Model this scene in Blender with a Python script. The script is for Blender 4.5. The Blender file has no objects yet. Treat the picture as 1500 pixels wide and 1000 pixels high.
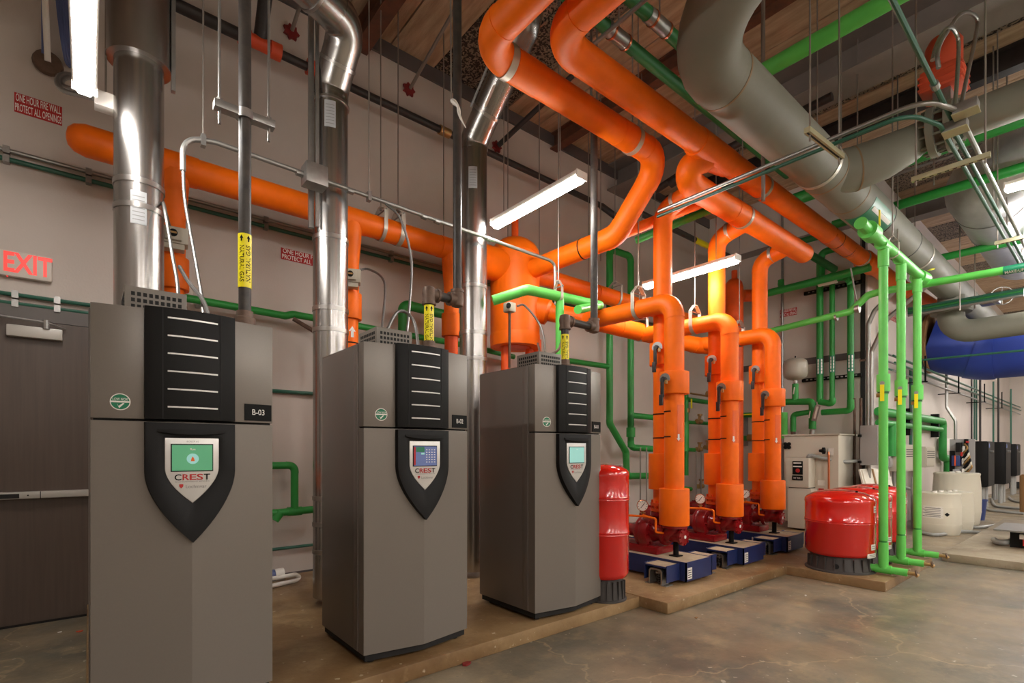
import bpy, bmesh, math, random
from mathutils import Vector, Matrix
random.seed(7)
sc = bpy.context.scene
COL = sc.collection
PI = math.pi
# ---------------------------------------------------------------- camera
HC, FPX, HOR = 1.40, 747.0, 660.0          # eye height, focal length in px (1500 wide), horizon row
FX, FY = 0.6387, 0.7695                    # level view direction; X runs along the back wall, Y into it
cam = bpy.data.cameras.new('camera'); cam_o = bpy.data.objects.new('camera', cam); COL.objects.link(cam_o)
cam.sensor_width = 36.0; cam.lens = FPX/1500*36; cam.shift_y = (HOR-500)/1500.0
cam.clip_start = 0.02; cam.clip_end = 200
cam_o.location = (0, 0, HC); cam_o.rotation_euler = (PI/2, 0, -math.atan2(FX, FY))
sc.camera = cam_o
# ---------------------------------------------------------------- world, exposure
w = bpy.data.worlds.new('world'); sc.world = w; w.use_nodes = True
w.node_tree.nodes['Background'].inputs[0].default_value = (0.55, 0.6, 0.7, 1)
w.node_tree.nodes['Background'].inputs[1].default_value = 0.15
sc.view_settings.view_transform = 'Standard'; sc.view_settings.look = 'None'
sc.view_settings.gamma = 1.0; sc.view_settings.use_curve_mapping = False
sc.view_settings.exposure = 1.4
LAMP_W = 34.0                              # emission strength of every strip-light lens

def at(px, py, X=None, Y=None, Z=None):
    """point of the room seen at a pixel of the photograph, on the plane X=, Y= or Z="""
    a = (px-750)/FPX; b = (HOR-py)/FPX
    d = Vector((FX+a*FY, FY-a*FX, b))
    t = X/d.x if X is not None else (Y/d.y if Y is not None else (Z-HC)/d.z)
    return Vector((d.x*t, d.y*t, HC+d.z*t))
# ---------------------------------------------------------------- materials
def lin(c):
    return tuple(((x/255)/12.92 if x/255 <= .04045 else ((x/255+.055)/1.055)**2.4) for x in c) + (1,)
MATS = {}
def mat(name, rgb, rough=.5, metal=0, var=.0, scale=6, bump=0, bscale=40, spec=.5, coat=0, rgb2=None, stretch=None, alpha=1, emit=0, detail=4):
    if name in MATS: return MATS[name]
    m = bpy.data.materials.new(name); m.use_nodes = True; MATS[name] = m
    nt = m.node_tree; b = nt.nodes['Principled BSDF']; L = nt.links.new
    c = lin(rgb)
    b.inputs['Base Color'].default_value = c
    b.inputs['Roughness'].default_value = rough; b.inputs['Metallic'].default_value = metal
    b.inputs['Specular IOR Level'].default_value = spec
    b.inputs['Coat Weight'].default_value = coat
    if emit:
        b.inputs['Emission Color'].default_value = c; b.inputs['Emission Strength'].default_value = emit
    if alpha < 1: b.inputs['Alpha'].default_value = alpha
    if var or rgb2 or bump:
        tc = nt.nodes.new('ShaderNodeTexCoord'); src = tc.outputs['Object']
        if stretch:
            mp = nt.nodes.new('ShaderNodeMapping'); mp.inputs['Scale'].default_value = stretch
            L(src, mp.inputs[0]); src = mp.outputs[0]
    if var or rgb2:
        n = nt.nodes.new('ShaderNodeTexNoise'); n.inputs['Scale'].default_value = scale; n.inputs['Detail'].default_value = detail
        n.inputs['Roughness'].default_value = .6
        L(src, n.inputs['Vector'])
        r = nt.nodes.new('ShaderNodeValToRGB'); r.color_ramp.elements[0].position = .32; r.color_ramp.elements[1].position = .68
        if rgb2: c0, c1 = lin(rgb2), c
        else:
            c0 = tuple(x*(1-var) for x in c[:3])+(1,); c1 = tuple(min(1, x*(1+var)) for x in c[:3])+(1,)
        r.color_ramp.elements[0].color = c0; r.color_ramp.elements[1].color = c1
        L(n.outputs['Fac'], r.inputs[0]); L(r.outputs[0], b.inputs['Base Color'])
    if bump:
        n2 = nt.nodes.new('ShaderNodeTexNoise'); n2.inputs['Scale'].default_value = bscale; n2.inputs['Detail'].default_value = 3
        L(src, n2.inputs['Vector'])
        bp = nt.nodes.new('ShaderNodeBump'); bp.inputs['Strength'].default_value = bump; bp.inputs['Distance'].default_value = .02
        L(n2.outputs['Fac'], bp.inputs['Height']); L(bp.outputs[0], b.inputs['Normal'])
    return m
def M_floor(name, base, dark, light, spots, crack=0):
    m = bpy.data.materials.new(name); m.use_nodes = True; MATS[name] = m
    nt = m.node_tree; b = nt.nodes['Principled BSDF']; L = nt.links.new
    tc = nt.nodes.new('ShaderNodeTexCoord')
    def noise(s, d, r=.6):
        n = nt.nodes.new('ShaderNodeTexNoise'); n.inputs['Scale'].default_value = s; n.inputs['Detail'].default_value = d
        n.inputs['Roughness'].default_value = r; L(tc.outputs['Object'], n.inputs['Vector']); return n.outputs['Fac']
    def ramp(f, p0, p1, c0, c1):
        r = nt.nodes.new('ShaderNodeValToRGB'); e = r.color_ramp.elements
        e[0].position, e[1].position = p0, p1; e[0].color, e[1].color = c0, c1; L(f, r.inputs[0]); return r.outputs[0]
    def mix(f, a, c):
        x = nt.nodes.new('ShaderNodeMix'); x.data_type = 'RGBA'; L(f, x.inputs['Factor'])
        (L(a, x.inputs[6]) if not isinstance(a, tuple) else setattr(x.inputs[6], 'default_value', a))
        (L(c, x.inputs[7]) if not isinstance(c, tuple) else setattr(x.inputs[7], 'default_value', c)); return x.outputs[2]
    k, o = (0, 0, 0, 1), (1, 1, 1, 1)
    c = mix(ramp(noise(.9, 6, .65), .38, .64, k, o), lin(dark), lin(base))
    c = mix(ramp(noise(3.3, 5, .7), .52, .72, k, (.7, .7, .7, 1)), c, lin(light))
    c = mix(ramp(noise(28, 4, .7), .60, .70, k, (.55, .55, .55, 1)), c, lin(dark))
    c = mix(ramp(noise(17, 2, .5), .70, .735, k, (.6, .6, .6, 1)), c, lin(spots))
    if crack:      # fine wandering cracks in the slab
        dn = nt.nodes.new('ShaderNodeTexNoise'); dn.inputs['Scale'].default_value = 2.5; dn.inputs['Detail'].default_value = 5; L(tc.outputs['Object'], dn.inputs['Vector'])
        va = nt.nodes.new('ShaderNodeVectorMath'); va.operation = 'MULTIPLY_ADD'; va.inputs[1].default_value = (.5, .5, 0); L(dn.outputs['Color'], va.inputs[0]); L(tc.outputs['Object'], va.inputs[2])
        vo = nt.nodes.new('ShaderNodeTexVoronoi'); vo.feature = 'DISTANCE_TO_EDGE'; vo.inputs['Scale'].default_value = .38; L(va.outputs[0], vo.inputs['Vector'])
        c = mix(ramp(vo.outputs['Distance'], .001, .0035, (crack*.7, crack*.7, crack*.7, 1), k), c, lin((170, 150, 118)))
    L(c, b.inputs['Base Color'])
    L(ramp(noise(2.0, 4), .35, .7, (.32, .32, .32, 1), (.62, .62, .62, 1)), b.inputs['Roughness'])
    bp = nt.nodes.new('ShaderNodeBump'); bp.inputs['Strength'].default_value = .25; bp.inputs['Distance'].default_value = .01
    L(noise(22, 5), bp.inputs['Height']); L(bp.outputs[0], b.inputs['Normal'])
    return m
M_floor('floor_concrete', (142, 126, 102), (94, 90, 78), (158, 138, 106), (200, 190, 172), .9)
M_floor('pad_pale', (160, 148, 126), (128, 114, 94), (172, 160, 138), (190, 178, 156))
M_floor('pad_concrete', (156, 128, 90), (114, 86, 54), (172, 146, 108), (206, 194, 170))
def M_deck(name, c_a, c_b, speck):
    m = mat(name, c_a, .95, rgb2=c_b, scale=2.2, stretch=(6, .8, 1), bump=.5, bscale=30)
    nt = m.node_tree; b = nt.nodes['Principled BSDF']; L = nt.links.new
    tc = nt.nodes.new('ShaderNodeTexCoord')
    n = nt.nodes.new('ShaderNodeTexNoise'); n.inputs['Scale'].default_value = 38; n.inputs['Detail'].default_value = 2; L(tc.outputs['Object'], n.inputs[0])
    g = nt.nodes.new('ShaderNodeTexNoise'); g.inputs['Scale'].default_value = .45; g.inputs['Detail'].default_value = 3; L(tc.outputs['Object'], g.inputs[0])
    a = nt.nodes.new('ShaderNodeMath'); a.operation = 'MULTIPLY_ADD'; a.inputs[1].default_value = speck
    L(g.outputs[0], a.inputs[0]); L(n.outputs[0], a.inputs[2])
    r = nt.nodes.new('ShaderNodeValToRGB'); r.color_ramp.elements[0].position = .5+speck*.5; r.color_ramp.elements[1].position = .56+speck*.5
    L(a.outputs[0], r.inputs[0])
    old = b.inputs['Base Color'].links[0].from_socket
    x = nt.nodes.new('ShaderNodeMix'); x.data_type = 'RGBA'; L(r.outputs[0], x.inputs['Factor']); L(old, x.inputs[6]); x.inputs[7].default_value = lin((48, 40, 36)); L(x.outputs[2], b.inputs['Base Color'])
    return m
M_deck('deck', (198, 170, 140), (160, 132, 104), 1.2)
M_deck('deck_sprayed', (160, 142, 122), (112, 96, 82), .35)
mat('wall_paint', (194, 184, 175), .6, var=.05, scale=1.2, bump=.05, bscale=60)
mat('wall_strip', (92, 84, 82), .7)
mat('black_gap', (26, 24, 23), .8)
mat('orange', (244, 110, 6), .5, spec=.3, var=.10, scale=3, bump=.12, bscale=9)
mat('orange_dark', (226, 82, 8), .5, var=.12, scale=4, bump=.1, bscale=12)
mat('orange_tape', (236, 104, 40), .25, spec=.6)
mat('green', (38, 140, 56), .45, var=.08, scale=5, bump=.06, bscale=30)
mat('light_green', (98, 202, 88), .45, var=.06, scale=4, bump=.06, bscale=30)
mat('green_deep', (30, 108, 48), .5, var=.1, scale=5)
mat('conduit_green', (38, 92, 74), .4)
mat('label_green', (22, 120, 84), .4)
mat('stainless', (172, 169, 166), .27, metal=1, var=.05, scale=3, stretch=(1, 1, .25), bump=.03, bscale=5)
mat('stainless_dull', (176, 172, 168), .3, metal=1, var=.06, scale=4)
mat('galv', (158, 157, 154), .38, metal=.85, var=.08, scale=25)
mat('galv_duct', (196, 198, 198), .40, metal=.6, var=.08, scale=6)
mat('conduit', (150, 148, 144), .38, metal=.7)
mat('flex', (126, 124, 121), .42, metal=.7)
mat('sticker_grey', (166, 168, 170), .5)
mat('strap', (188, 182, 170), .4, metal=.5)
mat('rod', (150, 142, 134), .45, metal=.6)
mat('strut', (188, 184, 150), .45, metal=.3)
mat('gas_pipe', (50, 47, 46), .42, spec=.4, rgb2=(70, 64, 58), scale=14)
mat('iron_fitting', (104, 84, 72), .5, metal=.4, var=.2, scale=20)
mat('black_pipe', (44, 38, 36), .5, var=.2, scale=12)
mat('orange_coupling', (206, 74, 36), .5)
mat('rust_steel', (112, 66, 44), .7, rgb2=(84, 54, 40), scale=7)
mat('beam_grey', (128, 118, 112), .7, var=.08, scale=3)
mat('yellow', (246, 232, 20), .35)
mat('black_ink', (16, 16, 15), .6, spec=.15)
mat('white_ink', (236, 232, 226), .5)
mat('red_ink', (176, 26, 24), .5)
mat('grey_ink', (128, 126, 124), .5)
mat('boiler_grey', (120, 113, 105), .36, metal=.25, var=.02, scale=120, bump=.02, bscale=300, spec=.5)
mat('boiler_side', (114, 106, 100), .38, metal=.25, spec=.5)
mat('boiler_black', (17, 16, 16), .5, spec=.22, bump=.12, bscale=420)
mat('shadow_gap', (14, 13, 12), .7)
mat('grille_grey', (124, 117, 108), .45)
mat('bezel', (206, 204, 200), .3, metal=.35)
mat('screen_green', (92, 172, 128), .25, emit=.07)
mat('screen_teal', (150, 210, 204), .25, emit=.10)
mat('screen_blue', (96, 112, 160), .25, emit=.08)
mat('red_tank', (206, 26, 18), .16, coat=.6, spec=.6)
mat('plinth_black', (66, 62, 60), .6, var=.1, scale=10)
mat('pump_red', (132, 20, 24), .24, var=.15, scale=14)
mat('pump_red_dull', (118, 36, 34), .5, var=.15, scale=10)
mat('frame_blue', (28, 42, 90), .42, var=.12, scale=8)
mat('dust_concrete', (176, 158, 132), .85, var=.12, scale=12)
mat('label_white', (226, 222, 214), .5)
mat('dial', (232, 226, 216), .35)
mat('lever_grey', (54, 51, 51), .45, metal=.3)
mat('brass', (166, 132, 84), .4, metal=.6)
mat('beige_box', (184, 176, 160), .5)
mat('heater', (196, 188, 172), .45)
mat('tank_beige', (160, 152, 138), .35)
mat('panel_grey', (152, 150, 148), .45)
mat('door_brown', (86, 72, 62), .42, rgb2=(76, 63, 55), scale=2.5, stretch=(14, 14, .5))
mat('frame_dark', (92, 86, 82), .5)
mat('closer', (178, 174, 166), .4, metal=.2)
mat('door_glass', (70, 92, 112), .1, spec=.8)
mat('sign_body', (206, 198, 188), .5)
mat('exit_red', (250, 70, 62), .4, emit=.22)
mat('copper', (196, 116, 76), .3, metal=.9)
mat('clear_jacket', (255, 150, 80), .15, spec=.8)
mat('grey_pipe', (122, 122, 110), .6, spec=.25, rgb2=(116, 114, 102), scale=2.5, bump=.04, bscale=12)
mat('rust_seam', (126, 100, 66), .6)
mat('duct_blue', (34, 58, 146), .45, var=.08, scale=3)
mat('plastic_white', (214, 208, 190), .4)
mat('panel_black', (20, 19, 19), .5, spec=.2)
mat('bucket_blue', (40, 54, 104), .45)
mat('board_white', (220, 214, 200), .7)
mat('pvc_grey', (150, 150, 146), .45)
mat('fixture', (222, 216, 208), .45)
mat('lens', (255, 250, 244), .5, emit=LAMP_W)
mat('housing_orange', (206, 82, 52), .45)
mat('wood_brown', (150, 112, 70), .7)
mat('cable_blue', (84, 96, 140), .5)
mat('red_cup', (128, 34, 34), .5)

# ---------------------------------------------------------------- mesh helpers
def perp(d):
    d = d.normalized(); a = Vector((0, 0, 1)) if abs(d.z) < .9 else Vector((1, 0, 0))
    u = d.cross(a).normalized(); return u, d.cross(u).normalized()
class MB:
    def __init__(s): s.v = []; s.f = []
    def add(s, vs, fs):
        k = len(s.v); s.v += [Vector(p) for p in vs]; s.f += [tuple(i+k for i in q) for q in fs]; return s
    def box(s, x0, x1, y0, y1, z0, z1):
        vs = [(x, y, z) for z in (z0, z1) for y in (y0, y1) for x in (x0, x1)]
        return s.add(vs, [(0, 2, 3, 1), (4, 5, 7, 6), (0, 1, 5, 4), (2, 6, 7, 3), (0, 4, 6, 2), (1, 3, 7, 5)])
    def obox(s, c, u, v, w_, a, b, h):     # oriented box, half sizes a b h along u v w
        c = Vector(c); u, v, w_ = Vector(u).normalized()*a, Vector(v).normalized()*b, Vector(w_).normalized()*h
        vs = [c+i*u+j*v+k*w_ for k in (-1, 1) for j in (-1, 1) for i in (-1, 1)]
        return s.add(vs, [(0, 2, 3, 1), (4, 5, 7, 6), (0, 1, 5, 4), (2, 6, 7, 3), (0, 4, 6, 2), (1, 3, 7, 5)])
    def tube(s, pts, r, n=12, cap=True):
        pts = [Vector(p) for p in pts]; rr = r if isinstance(r, (list, tuple)) else [r]*len(pts)
        m = len(pts); T = []
        for i in range(m):
            a = pts[max(i-1, 0)]; b = pts[min(i+1, m-1)]; t = (b-a)
            if 0 < i < m-1:
                t = (pts[i]-pts[i-1]).normalized()+(pts[i+1]-pts[i]).normalized()
            T.append(t.normalized() if t.length > 1e-9 else (T[-1] if T else Vector((0, 0, 1))))
        u, _ = perp(T[0]); vs = []; fs = []
        for i in range(m):
            u = (u-T[i]*u.dot(T[i])); u = u.normalized() if u.length > 1e-6 else perp(T[i])[0]
            v = T[i].cross(u)
            for k in range(n):
                a = 2*PI*k/n; vs.append(pts[i]+(u*math.cos(a)+v*math.sin(a))*rr[i])
        for i in range(m-1):
            for k in range(n):
                a, b = i*n+k, i*n+(k+1) % n; fs.append((a, b, b+n, a+n))
        if cap: fs.append(tuple(range(n-1, -1, -1))); fs.append(tuple(range((m-1)*n, m*n)))
        return s.add(vs, fs)
    def cyl(s, a, b, r, n=16, r2=None): return s.tube([a, b], [r, r if r2 is None else r2], n)
    def lathe(s, prof, c, n=24, axis=(0, 0, 1)):   # prof: (radius, distance along axis)
        ax = Vector(axis).normalized(); u, v = perp(ax); c = Vector(c); vs = []; fs = []
        for r, h in prof:
            r = max(r, 1e-4)
            for k in range(n):
                a = 2*PI*k/n; vs.append(c+ax*h+(u*math.cos(a)+v*math.sin(a))*r)
        for i in range(len(prof)-1):
            for k in range(n):
                a, b = i*n+k, i*n+(k+1) % n; fs.append((a, a+n, b+n, b))
        fs.append(tuple(range(n))); m = len(prof)-1; fs.append(tuple(range(m*n+n-1, m*n-1, -1)))
        return s.add(vs, fs)
    def prism(s, poly, o, u, v, w_):       # polygon in the u,v plane at o, extruded by vector w_
        o, u, v, w_ = Vector(o), Vector(u), Vector(v), Vector(w_); n = len(poly)
        vs = [o+u*a+v*b for a, b in poly]; vs += [p+w_ for p in vs]
        fs = [tuple(range(n-1, -1, -1)), tuple(range(n, 2*n))]+[(i, (i+1) % n, n+(i+1) % n, n+i) for i in range(n)]
        return s.add(vs, fs)
    def loft(s, rings, cap=True):
        k = len(s.v); n = len(rings[0]); vs = [p for r in rings for p in r]; fs = []
        for i in range(len(rings)-1):
            for j in range(n): fs.append((i*n+j, i*n+(j+1) % n, (i+1)*n+(j+1) % n, (i+1)*n+j))
        if cap: fs += [tuple(range(n-1, -1, -1)), tuple(range((len(rings)-1)*n, len(rings)*n))]
        return s.add(vs, fs)
    def mesh(s, name, off=(0, 0, 0), bevel=0, sharp=35, fix=True):
        me = bpy.data.meshes.new(name); o = Vector(off)
        me.from_pydata([tuple(p-o) for p in s.v], [], s.f)
        bm = bmesh.new(); bm.from_mesh(me)
        if fix: bmesh.ops.recalc_face_normals(bm, faces=bm.faces)
        if bevel:
            es = [e for e in bm.edges if len(e.link_faces) == 2 and e.calc_face_angle(0) > .6]
            bmesh.ops.bevel(bm, geom=es, offset=bevel, segments=2, affect='EDGES', profile=.6, clamp_overlap=True)
        bm.to_mesh(me); bm.free()
        for p in me.polygons: p.use_smooth = True
        try: me.set_sharp_from_angle(angle=math.radians(sharp))
        except Exception: pass
        return me
def wpos(o):
    p = Vector(o.location)
    while o.parent: o = o.parent; p += Vector(o.location)
    return p
def part(name, mb, m, parent, bevel=0, label=None, sharp=35, kind=None):
    off = wpos(parent) if parent else Vector((0, 0, 0))
    me = mb.mesh(name, off, bevel, sharp); me.materials.append(MATS[m])
    o = bpy.data.objects.new(name, me); COL.objects.link(o); o.parent = parent
    if label: o['label'] = label
    if kind: o['kind'] = kind
    return o
def thing(name, label, cat, loc=(0, 0, 0), group=None):
    o = bpy.data.objects.new(name, None); COL.objects.link(o); o.location = loc; o.empty_display_size = .1
    o['label'] = label; o['category'] = cat
    if group: o['group'] = group
    return o
def solo(name, mb, m, label, cat, group=None, bevel=0, sharp=35):
    c = sum(mb.v, Vector((0, 0, 0)))/len(mb.v); c.z = min(p.z for p in mb.v)
    me = mb.mesh(name, c, bevel, sharp); me.materials.append(MATS[m])
    o = bpy.data.objects.new(name, me); COL.objects.link(o); o.location = c
    o['label'] = label; o['category'] = cat
    if group: o['group'] = group
    return o
def struct(name, mb, m, parent=None, label=None, bevel=0):
    o = part(name, mb, m, parent, bevel)
    if not parent: o['kind'] = 'structure'
    if label: o['label'] = label
    return o
def copy_part(o, parent):
    c = o.copy(); COL.objects.link(c); c.parent = parent; return c
def fillet(pts, R, n=7):
    """polyline with rounded corners; returns list of (kind, points)"""
    pts = [Vector(p) for p in pts]; segs = []; cur = pts[0]
    for i in range(1, len(pts)-1):
        p, a, b = pts[i], (pts[i-1]-pts[i]), (pts[i+1]-pts[i])
        la, lb = a.length, b.length; a.normalize(); b.normalize()
        ang = a.angle(b); t = min(R/math.tan(ang/2), la*.49 if i > 1 else la*.95, lb*.49 if i < len(pts)-2 else lb*.95)
        r = t*math.tan(ang/2); s0, s1 = p+a*t, p+b*t
        bis = (a+b).normalized(); c = p+bis*(r/math.sin(ang/2)); v0, v1 = s0-c, s1-c
        sweep = v0.angle(v1) if v0.length > 0 and v1.length > 0 else 0; arc = []
        for k in range(n+1):
            q = k/n; f = math.sin(sweep)
            arc.append(c+(v0*math.sin((1-q)*sweep)+v1*math.sin(q*sweep))/f if f > 1e-6 else s0.lerp(s1, q))
        segs.append(('pipe', [cur, s0])); segs.append(('elbow', arc)); cur = s1
    segs.append(('pipe', [cur, pts[-1]])); return segs
def run(parent, pts, r, R, m, n=20, lap=1.035, name='pipe', ename='elbow'):
    """a run of pipe: straight lengths and elbows as parts"""
    for k, ps in fillet(pts, R):
        if k == 'pipe':
            if (ps[1]-ps[0]).length > .01: part(name, MB().tube(ps, r, n), m, parent)
        else:
            d0 = (ps[0]-ps[1]).normalized()*.025; d1 = (ps[-1]-ps[-2]).normalized()*.025
            part(ename, MB().tube([ps[0]+d0]+ps+[ps[-1]+d1], r*lap, n), m, parent)
def line(pts, R=.1, n=5):
    out = []
    for k, ps in fillet(pts, R, n): out += ps if not out else ps[(1 if (ps[0]-out[-1]).length < 1e-5 else 0):]
    return out
def spline(pts, n=14):
    pts = [Vector(p) for p in pts]; P = [pts[0]*2-pts[1]]+pts+[pts[-1]*2-pts[-2]]; out = []
    for i in range(1, len(P)-2):
        a, b, c, d = P[i-1:i+3]
        for k in range(n):
            t = k/n; out.append(.5*((2*b)+(c-a)*t+(2*a-5*b+4*c-d)*t*t+(3*b-a-3*c+d)*t**3))
    out.append(pts[-1]); return out
def flex(pts, r, pitch=.012, n=8):     # ribbed flexible conduit
    sp = spline(pts, 10); L_ = [0]
    for i in range(1, len(sp)): L_.append(L_[-1]+(sp[i]-sp[i-1]).length)
    N = max(8, int(L_[-1]/pitch)); out = []; rr = []; j = 0
    for k in range(N+1):
        d = L_[-1]*k/N
        while j < len(L_)-2 and L_[j+1] < d: j += 1
        t = (d-L_[j])/max(1e-9, L_[j+1]-L_[j]); out.append(sp[j].lerp(sp[j+1], t)); rr.append(r*(1.0 if k % 2 else .8))
    return MB().tube(out, rr, n)
def ring(c, axis, r, w_, t=.006, n=24):    # flat band round a pipe
    return MB().lathe([(r, -w_/2), (r+t, -w_/2), (r+t, w_/2), (r, w_/2)], c, n, axis)
def wheel(c, axis, r, t=.008, spokes=4):   # hand wheel
    ax = Vector(axis).normalized(); u, v = perp(ax); c = Vector(c)
    mb = MB().tube([c+(u*math.cos(2*PI*k/20)+v*math.sin(2*PI*k/20))*r for k in range(21)], t, 8)
    for k in range(spokes): mb.cyl(c, c+(u*math.cos(2*PI*k/spokes)+v*math.sin(2*PI*k/spokes))*r, t*.8, 6)
    return mb
_tc = {}
def text_geo(s, size=1.0, align='CENTER', bold=0):
    k = (s, align, bold)
    if k not in _tc:
        cu = bpy.data.curves.new('t', 'FONT'); cu.body = s; cu.align_x = align; cu.align_y = 'CENTER'; cu.offset = bold; cu.resolution_u = 3
        o = bpy.data.objects.new('t', cu); COL.objects.link(o); bpy.context.view_layer.update()
        me = bpy.data.meshes.new_from_object(o.evaluated_get(bpy.context.evaluated_depsgraph_get()))
        _tc[k] = ([tuple(v.co) for v in me.vertices], [tuple(p.vertices) for p in me.polygons])
        bpy.data.objects.remove(o); bpy.data.curves.remove(cu); bpy.data.meshes.remove(me)
    v, f = _tc[k]; return [(a*size, b*size) for a, b, c in v], f
def lettering(parent, s, o, u, v, size, m='black_ink', width=None, bold=0, name='lettering', mb=None):
    """flat text, u = reading direction, v = up; width squeezes it to fit"""
    vs, fs = text_geo(s, size, bold=bold)
    if width:
        w0 = max(a for a, b in vs)-min(a for a, b in vs); kx = width/w0; vs = [(a*kx, b) for a, b in vs]
    o, u, v = Vector(o), Vector(u).normalized(), Vector(v).normalized()
    q = MB().add([o+u*a+v*b for a, b in vs], fs)
    if mb is not None: mb.add(q.v, [tuple(i for i in f) for f in q.f]); return mb
    me = q.mesh(name, wpos(parent) if parent else (0, 0, 0), fix=False); me.materials.append(MATS[m])
    ob = bpy.data.objects.new(name, me); COL.objects.link(ob); ob.parent = parent; return ob
def wrap_text(parent, s, c, r, ang, size, m, width=None, up=True, bold=0, name='lettering'):
    """text running up (or down) a vertical pipe of radius r at c, facing azimuth ang"""
    vs, fs = text_geo(s, size, bold=bold)
    if width:
        w0 = max(a for a, b in vs)-min(a for a, b in vs); kx = width/w0; vs = [(a*kx, b) for a, b in vs]
    c = Vector(c); out = []
    for a, b in vs:
        if up: h, g = a, -b      # reads upward: baseline on the right
        else: h, g = -a, b
        th = ang+g/r; out.append(c+Vector((math.cos(th)*r, math.sin(th)*r, h)))
    q = MB().add(out, fs); me = q.mesh(name, wpos(parent), fix=False); me.materials.append(MATS[m])
    ob = bpy.data.objects.new(name, me); COL.objects.link(ob); ob.parent = parent; return ob
def face_ang(x, y): return math.atan2(-y, -x)     # azimuth from a point towards the photograph's viewpoint
# ---------------------------------------------------------------- the room
YB, XE, YR, XF, ZC = 5.68, 10.15, 2.80, 26.5, 6.3
XL, YN = -5.0, -7.0
struct('floor', MB().box(XL, XF, YN, YB, -.2, 0), 'floor_concrete')
wb = struct('wall_back', MB().box(XL-.2, XE+.2, YB, YB+.2, -.2, ZC), 'wall_paint')
struct('wall_strip', MB().box(XL, XE, YB-.03, YB, 6.12, ZC), 'wall_strip', wb)
struct('wall_strip', MB().box(XL, XE, YB-.012, YB, .0, .11), 'wall_strip', wb)
we = struct('wall_end', MB().box(XE, XE+.2, YR+.2, YB, -.2, ZC), 'wall_paint')
for z in (2.98, 5.25): struct('joint_strip', MB().box(XE-.006, XE, YR, YB, z, z+.12), 'beam_grey' if z > 5 else 'wall_strip', we)
wr = struct('wall_right', MB().box(XE, XF+.2, YR, YR+.2, -.2, ZC), 'wall_paint')
struct('wall_far', MB().box(XF, XF+.2, YN, YR, -.2, ZC), 'wall_paint')
struct('wall_left', MB().box(XL-.2, XL, YN, YB, -.2, ZC), 'wall_paint')
struct('wall_near', MB().box(XL-.2, XF+.2, YN-.2, YN, -.2, ZC), 'wall_paint')
struct('baseboard_far', MB().box(XF-.02, XF, YN, YR, 0, .25), 'black_gap')
struct('trim_1', MB().box(XE-.012, XE, 2.83, 2.90, 0, ZC), 'black_gap')
ce = struct('ceiling', MB().box(XL, XF, YN, YB, ZC+.06, ZC+.2), 'black_gap')
x = XL; i = 0
while x < XF-.01:
    wd = .60
    m = 'deck_sprayed' if (i % 6 in (2, 3)) else 'deck'
    dz = random.uniform(0, .012)
    struct('deck_plank', MB().box(x+.008, min(x+wd, XF)-.008, YN, YB, ZC-dz, ZC+.06), m, ce); x += wd; i += 1
# roof steel
def beam(x, wd, z0, m, label):
    t = thing('roof_beam', label, 'beam', (x, 0, z0), 'steel roof beams')
    part('bottom_flange', MB().box(x-wd/2, x+wd/2, YN, YB, z0, z0+.02), m, t)
    part('web', MB().box(x-.012, x+.012, YN, YB, z0+.02, ZC-.03), m, t)
    part('top_flange', MB().box(x-wd/2, x+wd/2, YN, YB, ZC-.032, ZC-.013), m, t)
beam(2.42, .17, 6.02, 'rust_steel', 'rusty brown roof beam above the steel flues of the boilers')
beam(5.55, .15, 6.05, 'rust_steel', 'rusty roof beam half hidden behind the big grey pipe elbow')
beam(7.1, .55, 5.85, 'beam_grey', 'wide flat grey roof beam crossed by the light green ceiling pipe')
beam(8.6, .16, 6.0, 'black_pipe', 'dark narrow roof beam beyond the wide flat grey beam')
beam(12.5, .3, 5.95, 'beam_grey', 'grey roof beam above the far blue duct')
beam(-2.0, .17, 6.02, 'rust_steel', 'rusty roof beam above the brown exit door')
def xbeam(y, x0, x1, z0, m, label):
    t = thing('roof_joist', label, 'beam', (x0, y, z0), 'roof joists along the wall')
    part('bottom_chord', MB().box(x0, x1, y-.05, y+.05, z0, z0+.05), m, t)
    part('top_chord', MB().box(x0, x1, y-.05, y+.05, ZC-.06, ZC-.013), m, t)
# concrete pads
def pad(poly, label, m='pad_concrete'):
    mb = MB().prism(poly, (0, 0, 0), (1, 0, 0), (0, 1, 0), (0, 0, .10))
    return solo('housekeeping_pad', mb, m, label, 'concrete pad', None, .012)
pad([(-.012, 2.78), (3.79, 2.78), (3.79, 5.64), (-.012, 5.64)], 'long tan concrete pad under the three grey boilers')
pad([(3.80, 2.5), (6.06, 2.46), (6.06, 1.52), (7.95, 1.52), (7.95, 2.5), (10.1, 2.5), (10.1, 5.64), (3.80, 5.64)], 'stepped tan concrete pad under the pumps and the three red tanks')
pad([(8.36, -3.0), (13.5, -3.0), (13.5, 1.5), (8.36, 1.5)], 'pale concrete pad at the right edge of the floor', 'pad_pale')

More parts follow.
